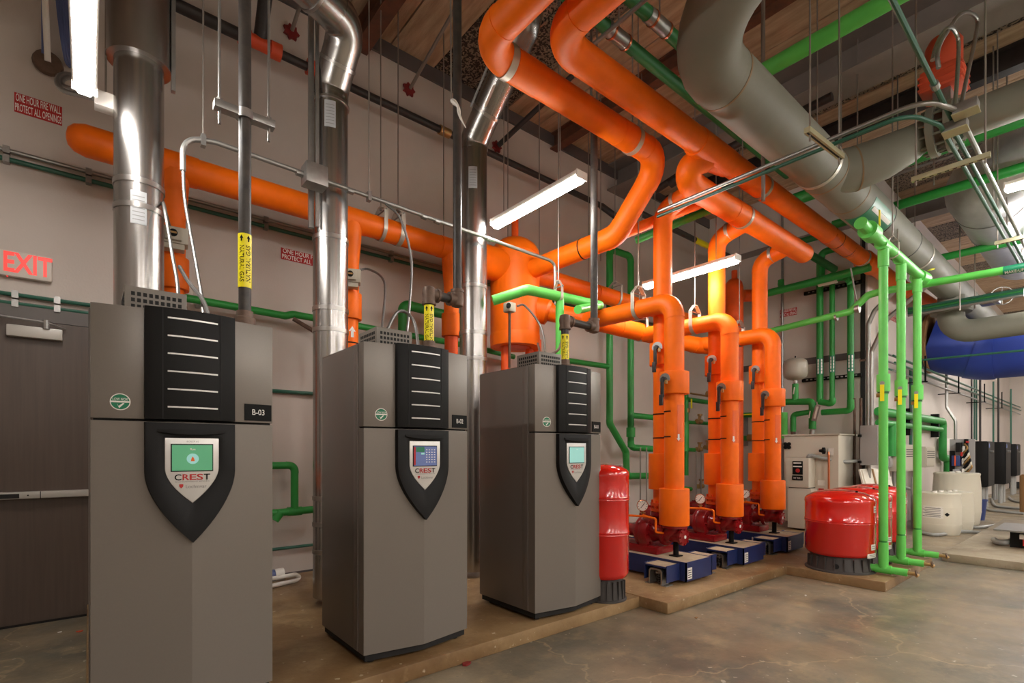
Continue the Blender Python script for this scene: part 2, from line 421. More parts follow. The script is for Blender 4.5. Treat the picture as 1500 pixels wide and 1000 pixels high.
# ---------------------------------------------------------------- strip lights
def strip(x, y0, y1, z, label, hang=True, along='Y', chain=True):
    t = thing('strip_light', label, 'light', (x, (y0+y1)/2, z), 'fluorescent strip lights')
    part('housing', MB().prism([(-.062, .035), (.062, .035), (.062, .02), (.05, .0), (-.05, .0), (-.062, .02)], (x, y0, z), (1, 0, 0), (0, 0, 1), (0, y1-y0, 0)), 'fixture', t)
    part('lens', MB().prism([(-.05, -.001), (.05, -.001), (.046, -.03), (.028, -.052), (-.028, -.052), (-.046, -.03)], (x, y0+.012, z), (1, 0, 0), (0, 0, 1), (0, y1-y0-.024, 0)), 'lens', t)
    for y in (y0, y1):
        part('end_cap', MB().box(x-.064, x+.064, y-.006, y+.006, z-.03, z+.04), 'fixture', t)
    for y in (y0+.26, y1-.15):
        part('hanging_chain', MB().cyl((x, y, z+.035), (x, y, ZC-.013), .006, 6), 'rod', t)
strip(-.02, 3.0, 4.22, 3.70, 'bright strip light by the silver flue above the brown exit door')
strip(3.27, 3.0, 4.22, 3.77, 'bright strip light hanging above the orange vertical tank')
strip(5.60, 2.78, 4.02, 3.56, 'bright strip light hanging between the orange pump pipes')
strip(7.3, -.42, .80, 4.12, 'bright strip light at the right edge below the silver duct')
fill_rows = [(x_, -.3, 4.1) for x_ in (9.75, 12.2, 14.65, 17.1, 19.55, 22.0)]+[(x_, y_, 4.3) for y_ in (-3.0, -5.6) for x_ in (-.2, 2.2, 4.6, 7.3, 12.2, 17.1, 22.0)]  # strip lights added out of view as fill for the room
for k, (a, b_, zz) in enumerate(fill_rows):
    strip(a, b_-1.2, b_+1.2, zz, 'added fill strip light, unseen behind the viewpoint' if b_ < -1 or a < 0 else 'added fill strip light, unseen over the right aisle')

# ---------------------------------------------------------------- boilers
PADZ = .10
def shield(hw, zt, zs, zb, n=12, c=.3775):
    L_ = [(c-hw, zt)]+[(c-hw*(1-(k/n)**1.75), zs+(zb-zs)*k/n) for k in range(n+1)]
    R_ = [(2*c-a, b) for a, b in L_[:-1]][::-1]
    return L_+R_
def boiler(X0, Y0, tag, screen, label, lbl_mat='black_ink'):
    W, D, c = .755, .71, .3775
    t = thing('condensing_boiler', label, 'boiler', (X0, Y0, PADZ), 'grey condensing boilers')
    o = Vector((X0, Y0, 0))
    def vf(x): return -.065*(1-abs(x-c)/c)
    def bf(x): return -.092+.030*((x-c)/.186)**2
    # cabinet
    part('cabinet', MB().prism([(.0, .075), (W, .075), (W, D), (0, D)], o+Vector((0, 0, .165)), (1, 0, 0), (0, 1, 0), (0, 0, 1.885)), 'boiler_side', t, .004)
    part('side_trim', MB().box(X0-.006, X0+.02, Y0+.078, Y0+.14, .17, 2.05), 'boiler_side', t, .003)
    part('base_skirt', MB().prism([(.015, .015), (.3775, -.04), (W-.015, .015), (W-.015, D-.015), (.015, D-.015)], o+Vector((0, 0, PADZ+.022)), (1, 0, 0), (0, 1, 0), (0, 0, .046)), 'shadow_gap', t)
    for a in (.07, W-.07):
        for b in (.06, D-.08): part('levelling_foot', MB().cyl(o+Vector((a, b, PADZ)), o+Vector((a, b, PADZ+.07)), .022, 10), 'shadow_gap', t)
    fp = [(0, vf(0)), (c, vf(c)), (W, vf(W)), (W, .075), (0, .075)]
    part('lower_door', MB().prism(fp, o+Vector((0, 0, .165)), (1, 0, 0), (0, 1, 0), (0, 0, 1.372)), 'boiler_grey', t, .003, sharp=8)
    # upper front: two grey wings beside the black centre
    part('upper_panel', MB().prism([(0, 0), (.200, vf(.2)), (.200, .075), (0, .075)], o+Vector((0, 0, 1.547)), (1, 0, 0), (0, 1, 0), (0, 0, .513)), 'boiler_grey', t, .003)
    part('upper_panel', MB().prism([(W-.2, vf(.2)), (W, 0), (W, .075), (W-.2, .075)], o+Vector((0, 0, 1.547)), (1, 0, 0), (0, 1, 0), (0, 0, .513)), 'boiler_grey', t, .003)
    part('panel_gap', MB().box(X0+.01, X0+W-.01, Y0+.012, Y0+.08, 1.534, 1.55), 'shadow_gap', t)
    part('top_plate', MB().box(X0+.004, X0+W-.004, Y0+.02, Y0+D, 2.05, 2.06), 'boiler_side', t)
    xs = [c-.186+.372*k/12 for k in range(13)]
    up = [(x, bf(x)) for x in xs]+[(c+.186, .07), (c-.186, .07)]
    ub = part('upper_trim', MB().prism(up, o+Vector((0, 0, 1.547)), (1, 0, 0), (0, 1, 0), (0, 0, .520)), 'boiler_black', t, .003)
    for s_ in (-.118, .118):
        part('groove', MB().box(X0+c+s_-.0015, X0+c+s_+.0015, Y0+bf(c+s_)-.002, Y0+bf(c+s_)+.01, 1.549, 2.064), 'shadow_gap', ub)
    for k in range(6):
        z = 1.605+.083*k; q = [c-.100+.205*j/8 for j in range(9)]
        part('accent_line', MB().loft([[o+Vector((x, bf(x)-.003, z-.0035)), o+Vector((x, bf(x)-.003, z+.0035)), o+Vector((x, bf(x)+.004, z+.0035)), o+Vector((x, bf(x)+.004, z-.0035))] for x in q]), 'bezel', ub)
    # black shield round the control panel
    N = 12; oo = shield(.186, 1.532, 1.30, .962, N); io = shield(.142, 1.492, 1.31, 1.045, N); bo = shield(.112, 1.462, 1.315, 1.148, N)
    def P(a, d): return o+Vector((a[0], d, a[1]))
    def yo(a): return min(bf(a[0]), -.052)
    mb = MB(); n = len(oo)
    rings = [[P(a, .02) for a in oo], [P(a, bf(a[0])+.004) for a in oo], [P((c+(a[0]-c)*.985, a[1]*.998+.002), bf(a[0])-.004) for a in oo],
             [P(a, bf(a[0])-.004) for a in io], [P(a, bf(c)+.020) for a in bo]]
    mb.loft(rings, cap=False)
    sh = part('shield_surround', mb, 'boiler_black', t, sharp=30)
    part('shadow_visor', MB().loft([[P((x, 1.5), bf(x)-.012), P((x, 1.5), bf(x)+.02), P((x, 1.488-.012*(1-((x-c)/.14)**2)), bf(x)+.02), P((x, 1.488-.012*(1-((x-c)/.14)**2)), bf(x)-.012)] for x in [c-.14+.28*k/10 for k in range(11)]]), 'boiler_black', sh)
    yb = bf(c)+.016
    bz = part('control_bezel', MB().prism([(a-c, b) for a, b in shield(.110, 1.460, 1.315, 1.152, N)], o+Vector((c, yb, 0)), (1, 0, 0), (0, 0, 1), (0, .012, 0)), 'bezel', t, .002)
    yt = Y0+yb-.002
    part('screen_surround', MB().box(X0+c-.088, X0+c+.086, yt-.001, yt+.006, 1.301, 1.433), 'shadow_gap', bz)
    part('touch_screen', MB().box(X0+c-.083, X0+c+.082, yt-.003, yt+.004, 1.306, 1.428), screen, bz)
    ux, uz = (1, 0, 0), (0, 0, 1); ys = yt-.0042
    if screen == 'screen_blue':
        part('screen_icon', MB().box(X0+c-.083, X0+c-.070, ys, ys+.001, 1.31, 1.424), 'red_ink', bz)
        part('screen_icon', MB().box(X0+c-.066, X0+c-.008, ys, ys+.001, 1.392, 1.424), 'label_green', bz)
        part('screen_icon', MB().box(X0+c-.032, X0+c-.008, ys, ys+.001, 1.376, 1.388), 'screen_teal', bz)
        for a in range(4):
            for b in range(6): part('screen_digit', MB().box(X0+c+.004+a*.019, X0+c+.013+a*.019, ys, ys+.001, 1.326+b*.0155, 1.331+b*.0155), 'white_ink', bz)
    elif screen == 'screen_green':
        part('screen_icon', MB().cyl((X0+c, ys, 1.362), (X0+c, ys+.001, 1.362), .025, 24), 'screen_teal', bz)
        lettering(bz, 'Run', (X0+c, ys-.0006, 1.407), ux, uz, .014, 'white_ink', bold=.01)
        part('screen_icon', MB().prism([(-.008, -.012), (.008, -.012), (.006, 0), (0, .012), (-.006, 0)], (X0+c, ys-.0006, 1.362), ux, uz, (0, .0005, 0)), 'orange_tape', bz)
        lettering(bz, 'BOILER #2', (X0+c, ys, 1.444), ux, uz, .011, 'grey_ink')
    else:
        lettering(bz, 'Run', (X0+c, ys-.0006, 1.41), ux, uz, .012, 'white_ink', bold=.01)
    vs = Y0+yb-.0022
    wd = .148; cw = wd/5
    for k, (ch, mm) in enumerate(zip('CREST', ('black_ink', 'red_ink', 'red_ink', 'red_ink', 'black_ink'))):
        lettering(bz, ch, (X0+c-wd/2+cw*(k+.5), vs, 1.273), ux, uz, .040, mm, width=cw*.93, bold=.018)
    lettering(bz, 'CONDENSING BOILER', (X0+c, vs, 1.253), ux, uz, .008, 'grey_ink', width=.142)
    part('emblem', MB().prism([(-.008, .01), (.008, .01), (.008, 0), (0, -.01), (-.008, 0)], (X0+c-.046, vs-.0005, 1.232), ux, uz, (0, .001, 0)), 'red_ink', bz)
    lettering(bz, 'Lochinvar', (X0+c+.014, vs, 1.229), ux, uz, .022, 'grey_ink', width=.085)
    # plate and sticker
    ang = math.atan2(.065, c)
    u_r = Vector((math.cos(ang), math.sin(ang), 0)); n_r = Vector((math.sin(ang), -math.cos(ang), 0))
    pc = o+Vector((.680, vf(.680), 1.60))
    npl = part('name_plate', MB().obox(pc+n_r*.002, u_r, (0, 0, 1), n_r, .068, .043, .003), 'black_ink', t, label='black name plate lettered '+tag)
    lettering(npl, tag, pc+n_r*.0056, u_r, uz, .042, 'white_ink', width=.062, bold=.006)
    u_l = Vector((math.cos(ang), -math.sin(ang), 0)); n_l = Vector((-math.sin(ang), -math.cos(ang), 0))
    qc = o+Vector((.105, vf(.105), 1.622))
    def disc(r, d, m, a0=0, a1=2*PI, nm='sticker_mark'):
        pts = [(math.cos(a0+(a1-a0)*k/28)*r, math.sin(a0+(a1-a0)*k/28)*r) for k in range(29 if a1-a0 < 6 else 28)]
        return MB().prism(pts, qc+n_l*d, u_l, (0, 0, 1), n_l*.0006)
    sk = part('sticker', disc(.038, .0005, 0), 'white_ink', t, label='round green LOW NOX sticker')
    part('sticker_mark', disc(.034, .0013, 0, 0.12, PI-.12), 'label_green', sk)
    part('sticker_mark', disc(.034, .0013, 0, PI+.1, 2*PI-.1), 'label_green', sk)
    lettering(sk, 'LOW NOX', qc+n_l*.0023+Vector((0, 0, .011)), u_l, uz, .017, 'white_ink', width=.056, bold=.01)
    part('sticker_mark', MB().prism([(-.012, .0), (-.006, -.012), (.010, .002), (.016, .0), (-.004, -.022)], qc+n_l*.0020+Vector((0, 0, -.007)), u_l, (0, 0, 1), n_l*.0004), 'white_ink', sk)
    # perforated air box on the lid
    gx0, gx1, gy0, gy1, gz0, gz1 = X0+.125, X0+.375, Y0+.09, Y0+.36, 2.06, 2.185
    gb = part('air_box', MB().box(gx0, gx1, gy0, gy1, gz0, gz1), 'grille_grey', t, .003)
    hole = None
    for r_ in range(3):
        for k in range(9):
            p = (gx0+.032+k*.0235, gy0-.001, gz0+.030+r_*.030)
            if hole is None: hole = part('grille_hole', MB().box(p[0]-.0075, p[0]+.0075, p[1]-.001, p[1]+.004, p[2]-.009, p[2]+.009), 'shadow_gap', gb); h0 = p
            else: q = copy_part(hole, gb); q.location = Vector(p)-Vector(h0)
        for k in range(9):
            p = (gx0-.001, gy0+.035+k*.025, gz0+.030+r_*.030)
            if k == 0 and r_ == 0: hs = part('grille_hole', MB().box(p[0]-.001, p[0]+.004, p[1]-.0075, p[1]+.0075, p[2]-.009, p[2]+.009), 'shadow_gap', gb); s0 = p
            else: q = copy_part(hs, gb); q.location = Vector(p)-Vector(s0)
    return t
boiler(.005, 2.93, 'B-03', 'screen_green', 'grey cabinet boiler with black plate B-03, nearest the brown door')
boiler(1.272, 2.93, 'B-02', 'screen_blue', 'grey cabinet boiler with black plate B-02, middle of the three')
boiler(2.60, 2.86, 'B-01', 'screen_teal', 'grey cabinet boiler with black plate B-01, beside the slim red tank')

# ---------------------------------------------------------------- flues
YF, RF = 4.37, .143
def flue(x, pts, joints, label, sticker, zb=.16):
    t = thing('exhaust_flue', label, 'flue', (x, YF, zb), 'stainless boiler flues')
    run(t, pts, RF, .16, 'stainless', 28, 1.02, 'flue_section', 'flue_elbow')
    for z in joints: part('joint_band', ring((x, YF, z), (0, 0, 1), RF-.002, .035, .008, 28), 'stainless_dull', t)
    an = face_ang(x, YF)
    if sticker:
        R2 = RF+.003; q = [an+.28-.62*k/8 for k in range(9)]
        part('rating_sticker', MB().loft([[Vector((x+math.cos(a)*r, YF+math.sin(a)*r, z)) for r, z in ((RF-.01, sticker), (R2, sticker), (R2, sticker+.22), (RF-.01, sticker+.22))] for a in q]), 'sticker_grey', t)
        st = t.children[-1]
        for k in range(7):
            z = sticker+.025+k*.026
            part('sticker_line', MB().loft([[Vector((x+math.cos(a)*r, YF+math.sin(a)*r, zz)) for r, zz in ((R2-.001, z), (R2+.001, z), (R2+.001, z+.005), (R2-.001, z+.005))] for a in q[1:-1]]), 'grey_ink', st)
    return t
f3 = flue(.27, [(.27, YF, .16), (.27, YF, 6.25)], [1.6, 3.05, 3.22], 'shiny steel flue behind boiler B-03, lit by the strip light beside it', 2.92)
part('outer_sleeve', MB().cyl((.27, YF, 4.07), (.27, YF, 6.2), .182, 28), 'stainless_dull', f3)
part('sleeve_clamp', MB().box(.45, .475, YF-.06, YF-.02, 3.95, 4.9), 'galv', f3)
part('sleeve_hem', ring((.27, YF, 4.075), (0, 0, 1), .18, .02, .006, 28), 'stainless_dull', f3)
f2 = flue(1.60, [(1.60, YF, .16), (1.60, YF, 4.50), (1.63, 4.06, 4.87), (1.05, 3.82, 4.87), (-.6, 3.14, 4.87)], [.55, .78, 1.0, 2.42, 2.60, 3.2], 'steel flue behind boiler B-02 that bends back overhead', 4.10)
part('sleeve_hem', ring((1.60, YF, 4.36), (0, 0, 1), RF, .02, .01, 28), 'stainless_dull', f2)
part('joint_band', ring((1.613, 4.24, 4.655), (.03, -.31, .37), RF, .025, .008, 28), 'stainless_dull', f2)
part('joint_band', ring((1.30, 3.923, 4.87), (-.58, -.24, 0), RF, .025, .008, 28), 'stainless_dull', f2)
part('joint_band', ring((1.05, 3.82, 4.87), (-.58, -.24, 0), RF, .025, .008, 28), 'stainless_dull', f2)
part('side_rail', MB().box(1.40, 1.44, YF-.06, YF-.03, 3.25, 5.6), 'galv', f2)
part('side_rail', MB().box(1.44, 1.465, YF-.11, YF-.09, 3.25, 5.6), 'galv', f2)
f1 = flue(3.10, [(3.10, YF, .16), (3.10, YF, 4.62), (3.10, 3.55, 5.32), (3.10, 3.2, 6.25)], [2.35, 2.62, 3.1], 'steel flue behind boiler B-01 that slants up behind the orange pipes', 4.08)
part('joint_band', ring((3.10, 4.13, 4.82), (0, -.75, .65), RF, .03, .008, 28), 'stainless_dull', f1)
part('side_rail', MB().tube([(2.95, 4.2, 4.85), (2.95, 3.55, 5.42)], .012, 6), 'galv', f1)
part('rating_plate', MB().obox((2.99, 3.93, 4.83), (0, -.75, .65), (.7, .45, .52), (-.7, -.4, -.5), .1, .06, .002), 'label_white', f1)
# ---------------------------------------------------------------- orange insulated piping
RO = .115
YH, ZH = 5.0, 3.73
XD = (.535, 2.03, 3.235)          # boiler drops
hd = thing('supply_header', 'long orange pipe along the back wall running behind the flues', 'pipe', (0, YH, ZH))
part('pipe', MB().lathe([(.02, -.13), (.06, -.12), (.095, -.085), (RO, -.02), (RO, .3)], (.0, YH, ZH), 24, (1, 0, 0)), 'orange', hd)
xs = [.3, XD[0]-.16, XD[0]+.16, XD[1]-.16, XD[1]+.16, 2.9, 3.95]
for a, b in ((.28, 1.1), (1.1, 2.35), (2.35, 3.0), (3.0, 4.05)): part('pipe', MB().cyl((a, YH, ZH), (b, YH, ZH), RO, 24), 'orange', hd)
for x in XD: part('tee_collar', MB().cyl((x-.17, YH, ZH), (x+.17, YH, ZH), RO*1.05, 24), 'orange', hd)
part('patch', MB().cyl((2.36, YH, ZH), (2.86, YH, ZH), RO*1.03, 24), 'orange', hd)
part('end_flare', MB().tube([(3.36, YH, ZH-.02), (3.40, YH, ZH-.02), (3.98, YH, ZH-.02)], [.13, .195, .2], 28), 'orange', hd)
part('pipe', MB().cyl((4.4, YH, ZH), (8.4, YH, ZH), RO, 24), 'orange', hd)
part('patch', MB().cyl((5.75, YH, ZH), (6.5, YH, ZH), RO*1.05, 24), 'orange', hd)
names = ('nearest the brown door', 'beside the flue of boiler B-02', 'beside the orange vertical tank')
for i, x in enumerate(XD):
    t = thing('supply_drop', 'orange pipe dropping from the wall header to a boiler, '+names[i], 'pipe', (x, YH, 1.3), 'orange boiler drops')
    part('neck', MB().tube([(x, YH, ZH-.05), (x, YH, ZH-.22), (x, YH, ZH-.45)], [.115, .105, .085], 22), 'orange', t)
    part('pipe', MB().cyl((x, YH, 2.72), (x, YH, ZH-.43), .085, 22), 'orange', t)
    part('valve_cover', MB().cyl((x, YH, 2.72), (x, YH, 2.98), .112, 24), 'orange', t, .006)
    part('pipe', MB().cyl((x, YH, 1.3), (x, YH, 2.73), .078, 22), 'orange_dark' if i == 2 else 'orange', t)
    part('tie', ring((x, YH, 2.48), (0, 0, 1), .078, .012, .003), 'black_ink', t)
    part('elbow', MB().tube(line([(x, YH, 1.32), (x, YH, 1.1), (x, 4.2, 1.1)], .12), .08, 18), 'orange', t)
    an = face_ang(x, YH)
    if i == 1:
        wrap_text(t, 'HWS', (x, YH, 2.22), .080, an+.25, .11, 'white_ink', width=.24, bold=.01)
        mb = MB(); v = [(0, .09), (.035, .04), (.014, .04), (.014, -.02), (-.014, -.02), (-.014, .04), (-.035, .04)]
        mb.add([(x+math.cos(an+.25+g/.08)*.081, YH+math.sin(an+.25+g/.08)*.081, 2.55+h) for g, h in v], [(0, 2, 3, 4, 5, 6), (0, 1, 2)])
        part('flow_arrow', mb, 'white_ink', t)
# valve actuators on the drops
for i, (x, s) in enumerate(((XD[0], 'nearest the brown door'), (XD[1], 'beside the flue of boiler B-02'))):
    an = face_ang(x, YH); n_ = Vector((math.cos(an), math.sin(an), 0)); u_ = Vector((-n_.y, n_.x, 0)); c = Vector((x, YH, 3.10))+n_*.16
    t = thing('valve_actuator', 'small beige valve actuator on an orange drop pipe, '+s, 'actuator', tuple(c), 'valve actuators')
    part('body', MB().obox(c, u_, (0, 0, 1), n_, .10, .065, .065), 'beige_box', t, .012)
    part('cover', MB().obox(c+n_*.075, u_, (0, 0, 1), n_, .055, .05, .02), 'beige_box', t, .008)
    part('indicator', MB().cyl(c+n_*.09, c+n_*.108, .028, 16), 'black_ink', t)
    part('indicator_pointer', MB().obox(c+n_*.11, u_, (0, 0, 1), n_, .022, .007, .003), 'brass', t)
    part('base', MB().obox(c+Vector((0, 0, -.085)), u_, (0, 0, 1), n_, .075, .022, .05), 'beige_box', t, .006)
    part('stem', MB().cyl(c-n_*.17, c-n_*.06, .025, 10), 'iron_fitting', t)
# vertical tank (air separator)
XT = 4.2; RT = .315
t = thing('air_separator', 'orange vertical tank with a domed top hanging under the strip light', 'tank', (XT, YH, 2.72))
part('shell', MB().cyl((XT, YH, 2.86), (XT, YH, 3.88), RT, 36), 'orange', t)
part('dome', MB().lathe([(RT*1.01, 0), (RT*.97, .06), (RT*.84, .13), (RT*.6, .19), (RT*.3, .22), (.02, .23)], (XT, YH, 3.88), 36), 'orange', t)
part('lower_skirt', MB().lathe([(RT*.62, 0), (RT*.66, -.02), (RT*1.0, -.02), (RT*1.02, .12), (RT, .14)], (XT, YH, 2.74), 36), 'orange', t)
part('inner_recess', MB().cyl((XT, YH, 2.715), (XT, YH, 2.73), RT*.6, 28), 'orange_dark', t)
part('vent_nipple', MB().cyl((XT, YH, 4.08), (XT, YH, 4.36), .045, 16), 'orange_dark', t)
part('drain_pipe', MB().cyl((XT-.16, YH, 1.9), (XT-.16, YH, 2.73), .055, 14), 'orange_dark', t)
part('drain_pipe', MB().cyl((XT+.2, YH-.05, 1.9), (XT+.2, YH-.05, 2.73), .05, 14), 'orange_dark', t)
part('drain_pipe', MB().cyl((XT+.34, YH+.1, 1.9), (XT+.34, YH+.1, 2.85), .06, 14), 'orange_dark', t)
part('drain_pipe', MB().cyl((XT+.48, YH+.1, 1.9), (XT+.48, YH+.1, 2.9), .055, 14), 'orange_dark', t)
# riser from the tank to the upper pipe, one continuous run
Y1, Z1 = 3.0, 4.35
t = thing('return_main', 'orange main pipe rising from the vertical tank and turning overhead, left of the pair', 'pipe', (4.45, Y1, Z1))
run(t, [(4.25, 4.75, 3.66), (4.42, 3.55, 3.74), (4.45, 3.0, 4.35), (2.2, 3.0, 4.35), (2.2, .9, 4.35)], RO, .24, 'orange', 26)
for x in (2.62, 3.9): part('patch', MB().cyl((x-.14, Y1, Z1), (x+.14, Y1, Z1), RO*1.035, 26), 'orange', t)
part('tie', ring((4.36, 3.98, 3.711), (-.14, 1, -.06), RO, .014, .003), 'black_ink', t)
part('flow_arrow', MB().obox(Vector((4.25, 4.12, 3.66)), (.1, -1, .05), (0, 0, 1), (-1, -.1, 0), .03, .015, .002), 'white_ink', t)
t = thing('supply_main', 'long orange main pipe overhead beside the big grey pipe, right of the pair', 'pipe', (4.45, 2.62, Z1))
run(t, [(2.55, .9, 4.35), (2.55, 2.62, 4.35), (11.4, 2.58, 4.35), (13.3, 2.55, 4.40)], RO, .24, 'orange', 26)
part('tee_collar', MB().cyl((4.45, 2.62, Z1), (5.05, 2.62, Z1), RO*1.12, 26), 'orange', t)
part('patch', MB().cyl((5.5, 2.61, Z1), (6.0, 2.61, Z1), RO*1.03, 26), 'orange', t)
part('clear_wrap', MB().cyl((7.75, 2.6, Z1), (8.6, 2.6, Z1), RO*1.03, 26), 'orange_tape', t)
for x in (8.05, 8.5): part('tie', ring((x, 2.6, Z1), (1, 0, 0), RO*1.03, .012, .003), 'black_ink', t)
part('tee_collar', MB().lathe([(RO, -.42), (RO*1.25, -.40), (RO*1.25, .05), (RO, .07)], (9.6, 2.59, Z1), 26, (1, 0, 0)), 'orange', t)
# branch manifold feeding the pumps
YM, ZM = 2.86, 4.13
t = thing('pump_manifold', 'orange manifold pipe under the main with three pump branches', 'pipe', (4.6, YM, ZM))
part('pipe', MB().cyl((5.0, YM, ZM), (7.62, YM, ZM), RO*1.08, 26), 'orange', t)
part('elbow', MB().tube(spline([(4.98, 2.64, 4.33), (4.74, 2.68, 4.31), (4.61, 2.77, 4.22), (4.74, 2.85, 4.14), (5.05, YM, ZM)], 7), [.11]*7+[.125]*15+[.127]*7, 26), 'orange', t)
part('end_cap', MB().lathe([(RO*1.08, 0), (RO*1.0, .05), (RO*.75, .09), (.02, .1)], (7.62, YM, ZM), 26, (1, 0, 0)), 'orange', t)
part('patch', MB().cyl((5.6, YM, ZM), (6.1, YM, ZM), RO*1.12, 26), 'orange', t)
# lower return header
t = thing('pump_return_header', 'orange lower header running from the vertical tank behind the pump pipes', 'pipe', (4.8, 4.25, 3.02))
run(t, [(4.38, 4.86, 3.22), (4.85, 4.27, 3.03), (6.6, 4.25, 3.02), (6.95, 4.05, 2.96), (7.2, 3.98, 2.96)], RO, .2, 'orange', 24)
part('tee_collar', MB().tube([(4.30, 4.96, 3.25), (4.50, 4.71, 3.17), (4.52, 4.69, 3.16)], [.165, .165, .12], 24), 'orange', t)
part('patch', MB().cyl((5.35, 4.262, 3.027), (5.9, 4.256, 3.024), RO*1.03, 24), 'orange', t)
# pump risers and drops
PX = (4.68, 5.84, 6.99); YPF, YPR = 3.0, 3.26; RXS = (4.86, 6.02, 7.19); RP = .100
pn = ('of the pump nearest boiler B-01', 'of the middle pump', 'of the pump nearest the beige heater')
for i in range(3):
    x, xr = PX[i], RXS[i]
    t = thing('suction_pipe', 'front orange pipe arching down to the suction side '+pn[i], 'pipe', (x, YPF, .63), 'orange pump suction pipes')
    run(t, [(x, 4.2, 2.98), (x, YPF, 2.95), (x, YPF, 1.0)], RP, .16, 'orange', 24)
    part('valve_cover', MB().cyl((x, YPF, 1.985), (x, YPF, 2.215), .150, 28), 'orange', t, .006)
    part('lower_cover', MB().cyl((x, YPF, .632), (x, YPF, 1.01), .152, 28), 'orange', t, .008)
    an = face_ang(x, YPF)
    for z in (1.80, 1.54):
        q = [an+.55-1.3*k/8-.9 for k in range(9)]
        part('tie', MB().loft([[Vector((x+math.cos(a)*r, YPF+math.sin(a)*r, z+h)) for r, h in ((RP-.01, 0), (RP+.004, 0), (RP+.004, .012), (RP-.01, .012))] for a in q]), 'black_ink', t)
    q = [an+.30+.85*k/8 for k in range(9)]
    wr_ = part('clear_wrap', MB().loft([[Vector((x+math.cos(a)*r, YPF+math.sin(a)*r, h)) for r, h in ((RP-.01, 1.49), (RP+.003, 1.49), (RP+.003, 1.87), (RP-.01, 1.87))] for a in q]), 'orange_tape', t)
    mb = MB(); a0 = an+.42; v = [(0, -.04), (.02, -.012), (.009, -.012), (.009, .03), (-.009, .03), (-.009, -.012), (-.02, -.012)]
    mb.add([(x+math.cos(a0+g/.1)*.106, YPF+math.sin(a0+g/.1)*.106, 1.54+h) for g, h in v], [(0, 2, 3, 4, 5, 6), (0, 1, 2)])
    part('flow_arrow', mb, 'white_ink', t)
    t2 = thing('discharge_pipe', 'rear orange pipe rising to the manifold '+pn[i], 'pipe', (xr, YPR, .7), 'orange pump discharge pipes')
    run(t2, [(xr, YM+.05, ZM-.02), (xr, YPR, ZM-.10), (xr, YPR, .72)], RP, .17, 'orange', 24)
    part('valve_cover', MB().cyl((xr, YPR, 2.335), (xr, YPR, 2.58), .140, 28), 'orange', t2, .006)
    part('lower_cover', MB().cyl((xr, YPR, .98), (xr, YPR, 1.37), .150, 28), 'orange', t2, .008)
    an2 = face_ang(xr, YPR)
    for z in (1.80, 1.54): part('tie', ring((xr, YPR, z), (0, 0, 1), RP, .012, .004), 'black_ink', t2)
    part('flange', MB().cyl((xr, YPR, .74), (xr, YPR, .77), .13, 20), 'orange_dark', t2)
    part('flange', MB().cyl((xr, YPR, .80), (xr, YPR, .83), .13, 20), 'orange_dark', t2)
    for k in range(6):
        a = k*PI/3; part('flange_bolt', MB().cyl((xr+math.cos(a)*.11, YPR+math.sin(a)*.11, .71), (xr+math.cos(a)*.11, YPR+math.sin(a)*.11, .86), .012, 6), 'orange_dark', t2)
    part('band', ring((xr, YM+.24, ZM-.055), (0, 1, -.1), RP*1.0, .04, .008), 'strap', t2)
    # butterfly valve levers
    for (cx, cy, cz, rr, aa, lab) in ((x, YPF, 2.13, .150, an-.55, 'front'), (xr, YPR, 2.51, .140, an2-.35, 'rear')):
        n_ = Vector((math.cos(aa), math.sin(aa), 0)); u_ = Vector((-n_.y, n_.x, 0)); c = Vector((cx, cy, cz))+n_*rr
        v_ = thing('lever_valve', 'grey lever handle of the %s butterfly valve ' % lab+pn[i], 'valve handle', tuple(c), 'butterfly valve levers')
        part('notch_plate', MB().prism([(math.cos(a)*.058, math.sin(a)*.058) for a in [k*2*PI/14*.62-.35 for k in range(15)]]+[(-.01, -.03)], c+n_*.022, u_, (0, 0, 1), n_*.006), 'galv', v_)
        part('hub', MB().cyl(c-n_*.02, c+n_*.06, .022, 12), 'lever_grey', v_)
        part('lever', MB().obox(c+n_*.052+Vector((0, 0, -.09))-u_*.012, u_+Vector((0, 0, .12)), Vector((0, 0, 1)), n_, .017, .10, .010), 'lever_grey', v_, .004)
        part('grip', MB().obox(c+n_*.058+Vector((0, 0, -.215))-u_*.02, u_, (0, 0, 1), n_, .020, .055, .013), 'lever_grey', v_, .006)
        part('latch', MB().obox(c+n_*.06+Vector((0, 0, -.035))+u_*.038, u_, (0, 0, 1), n_, .012, .02, .008), 'brass', v_)
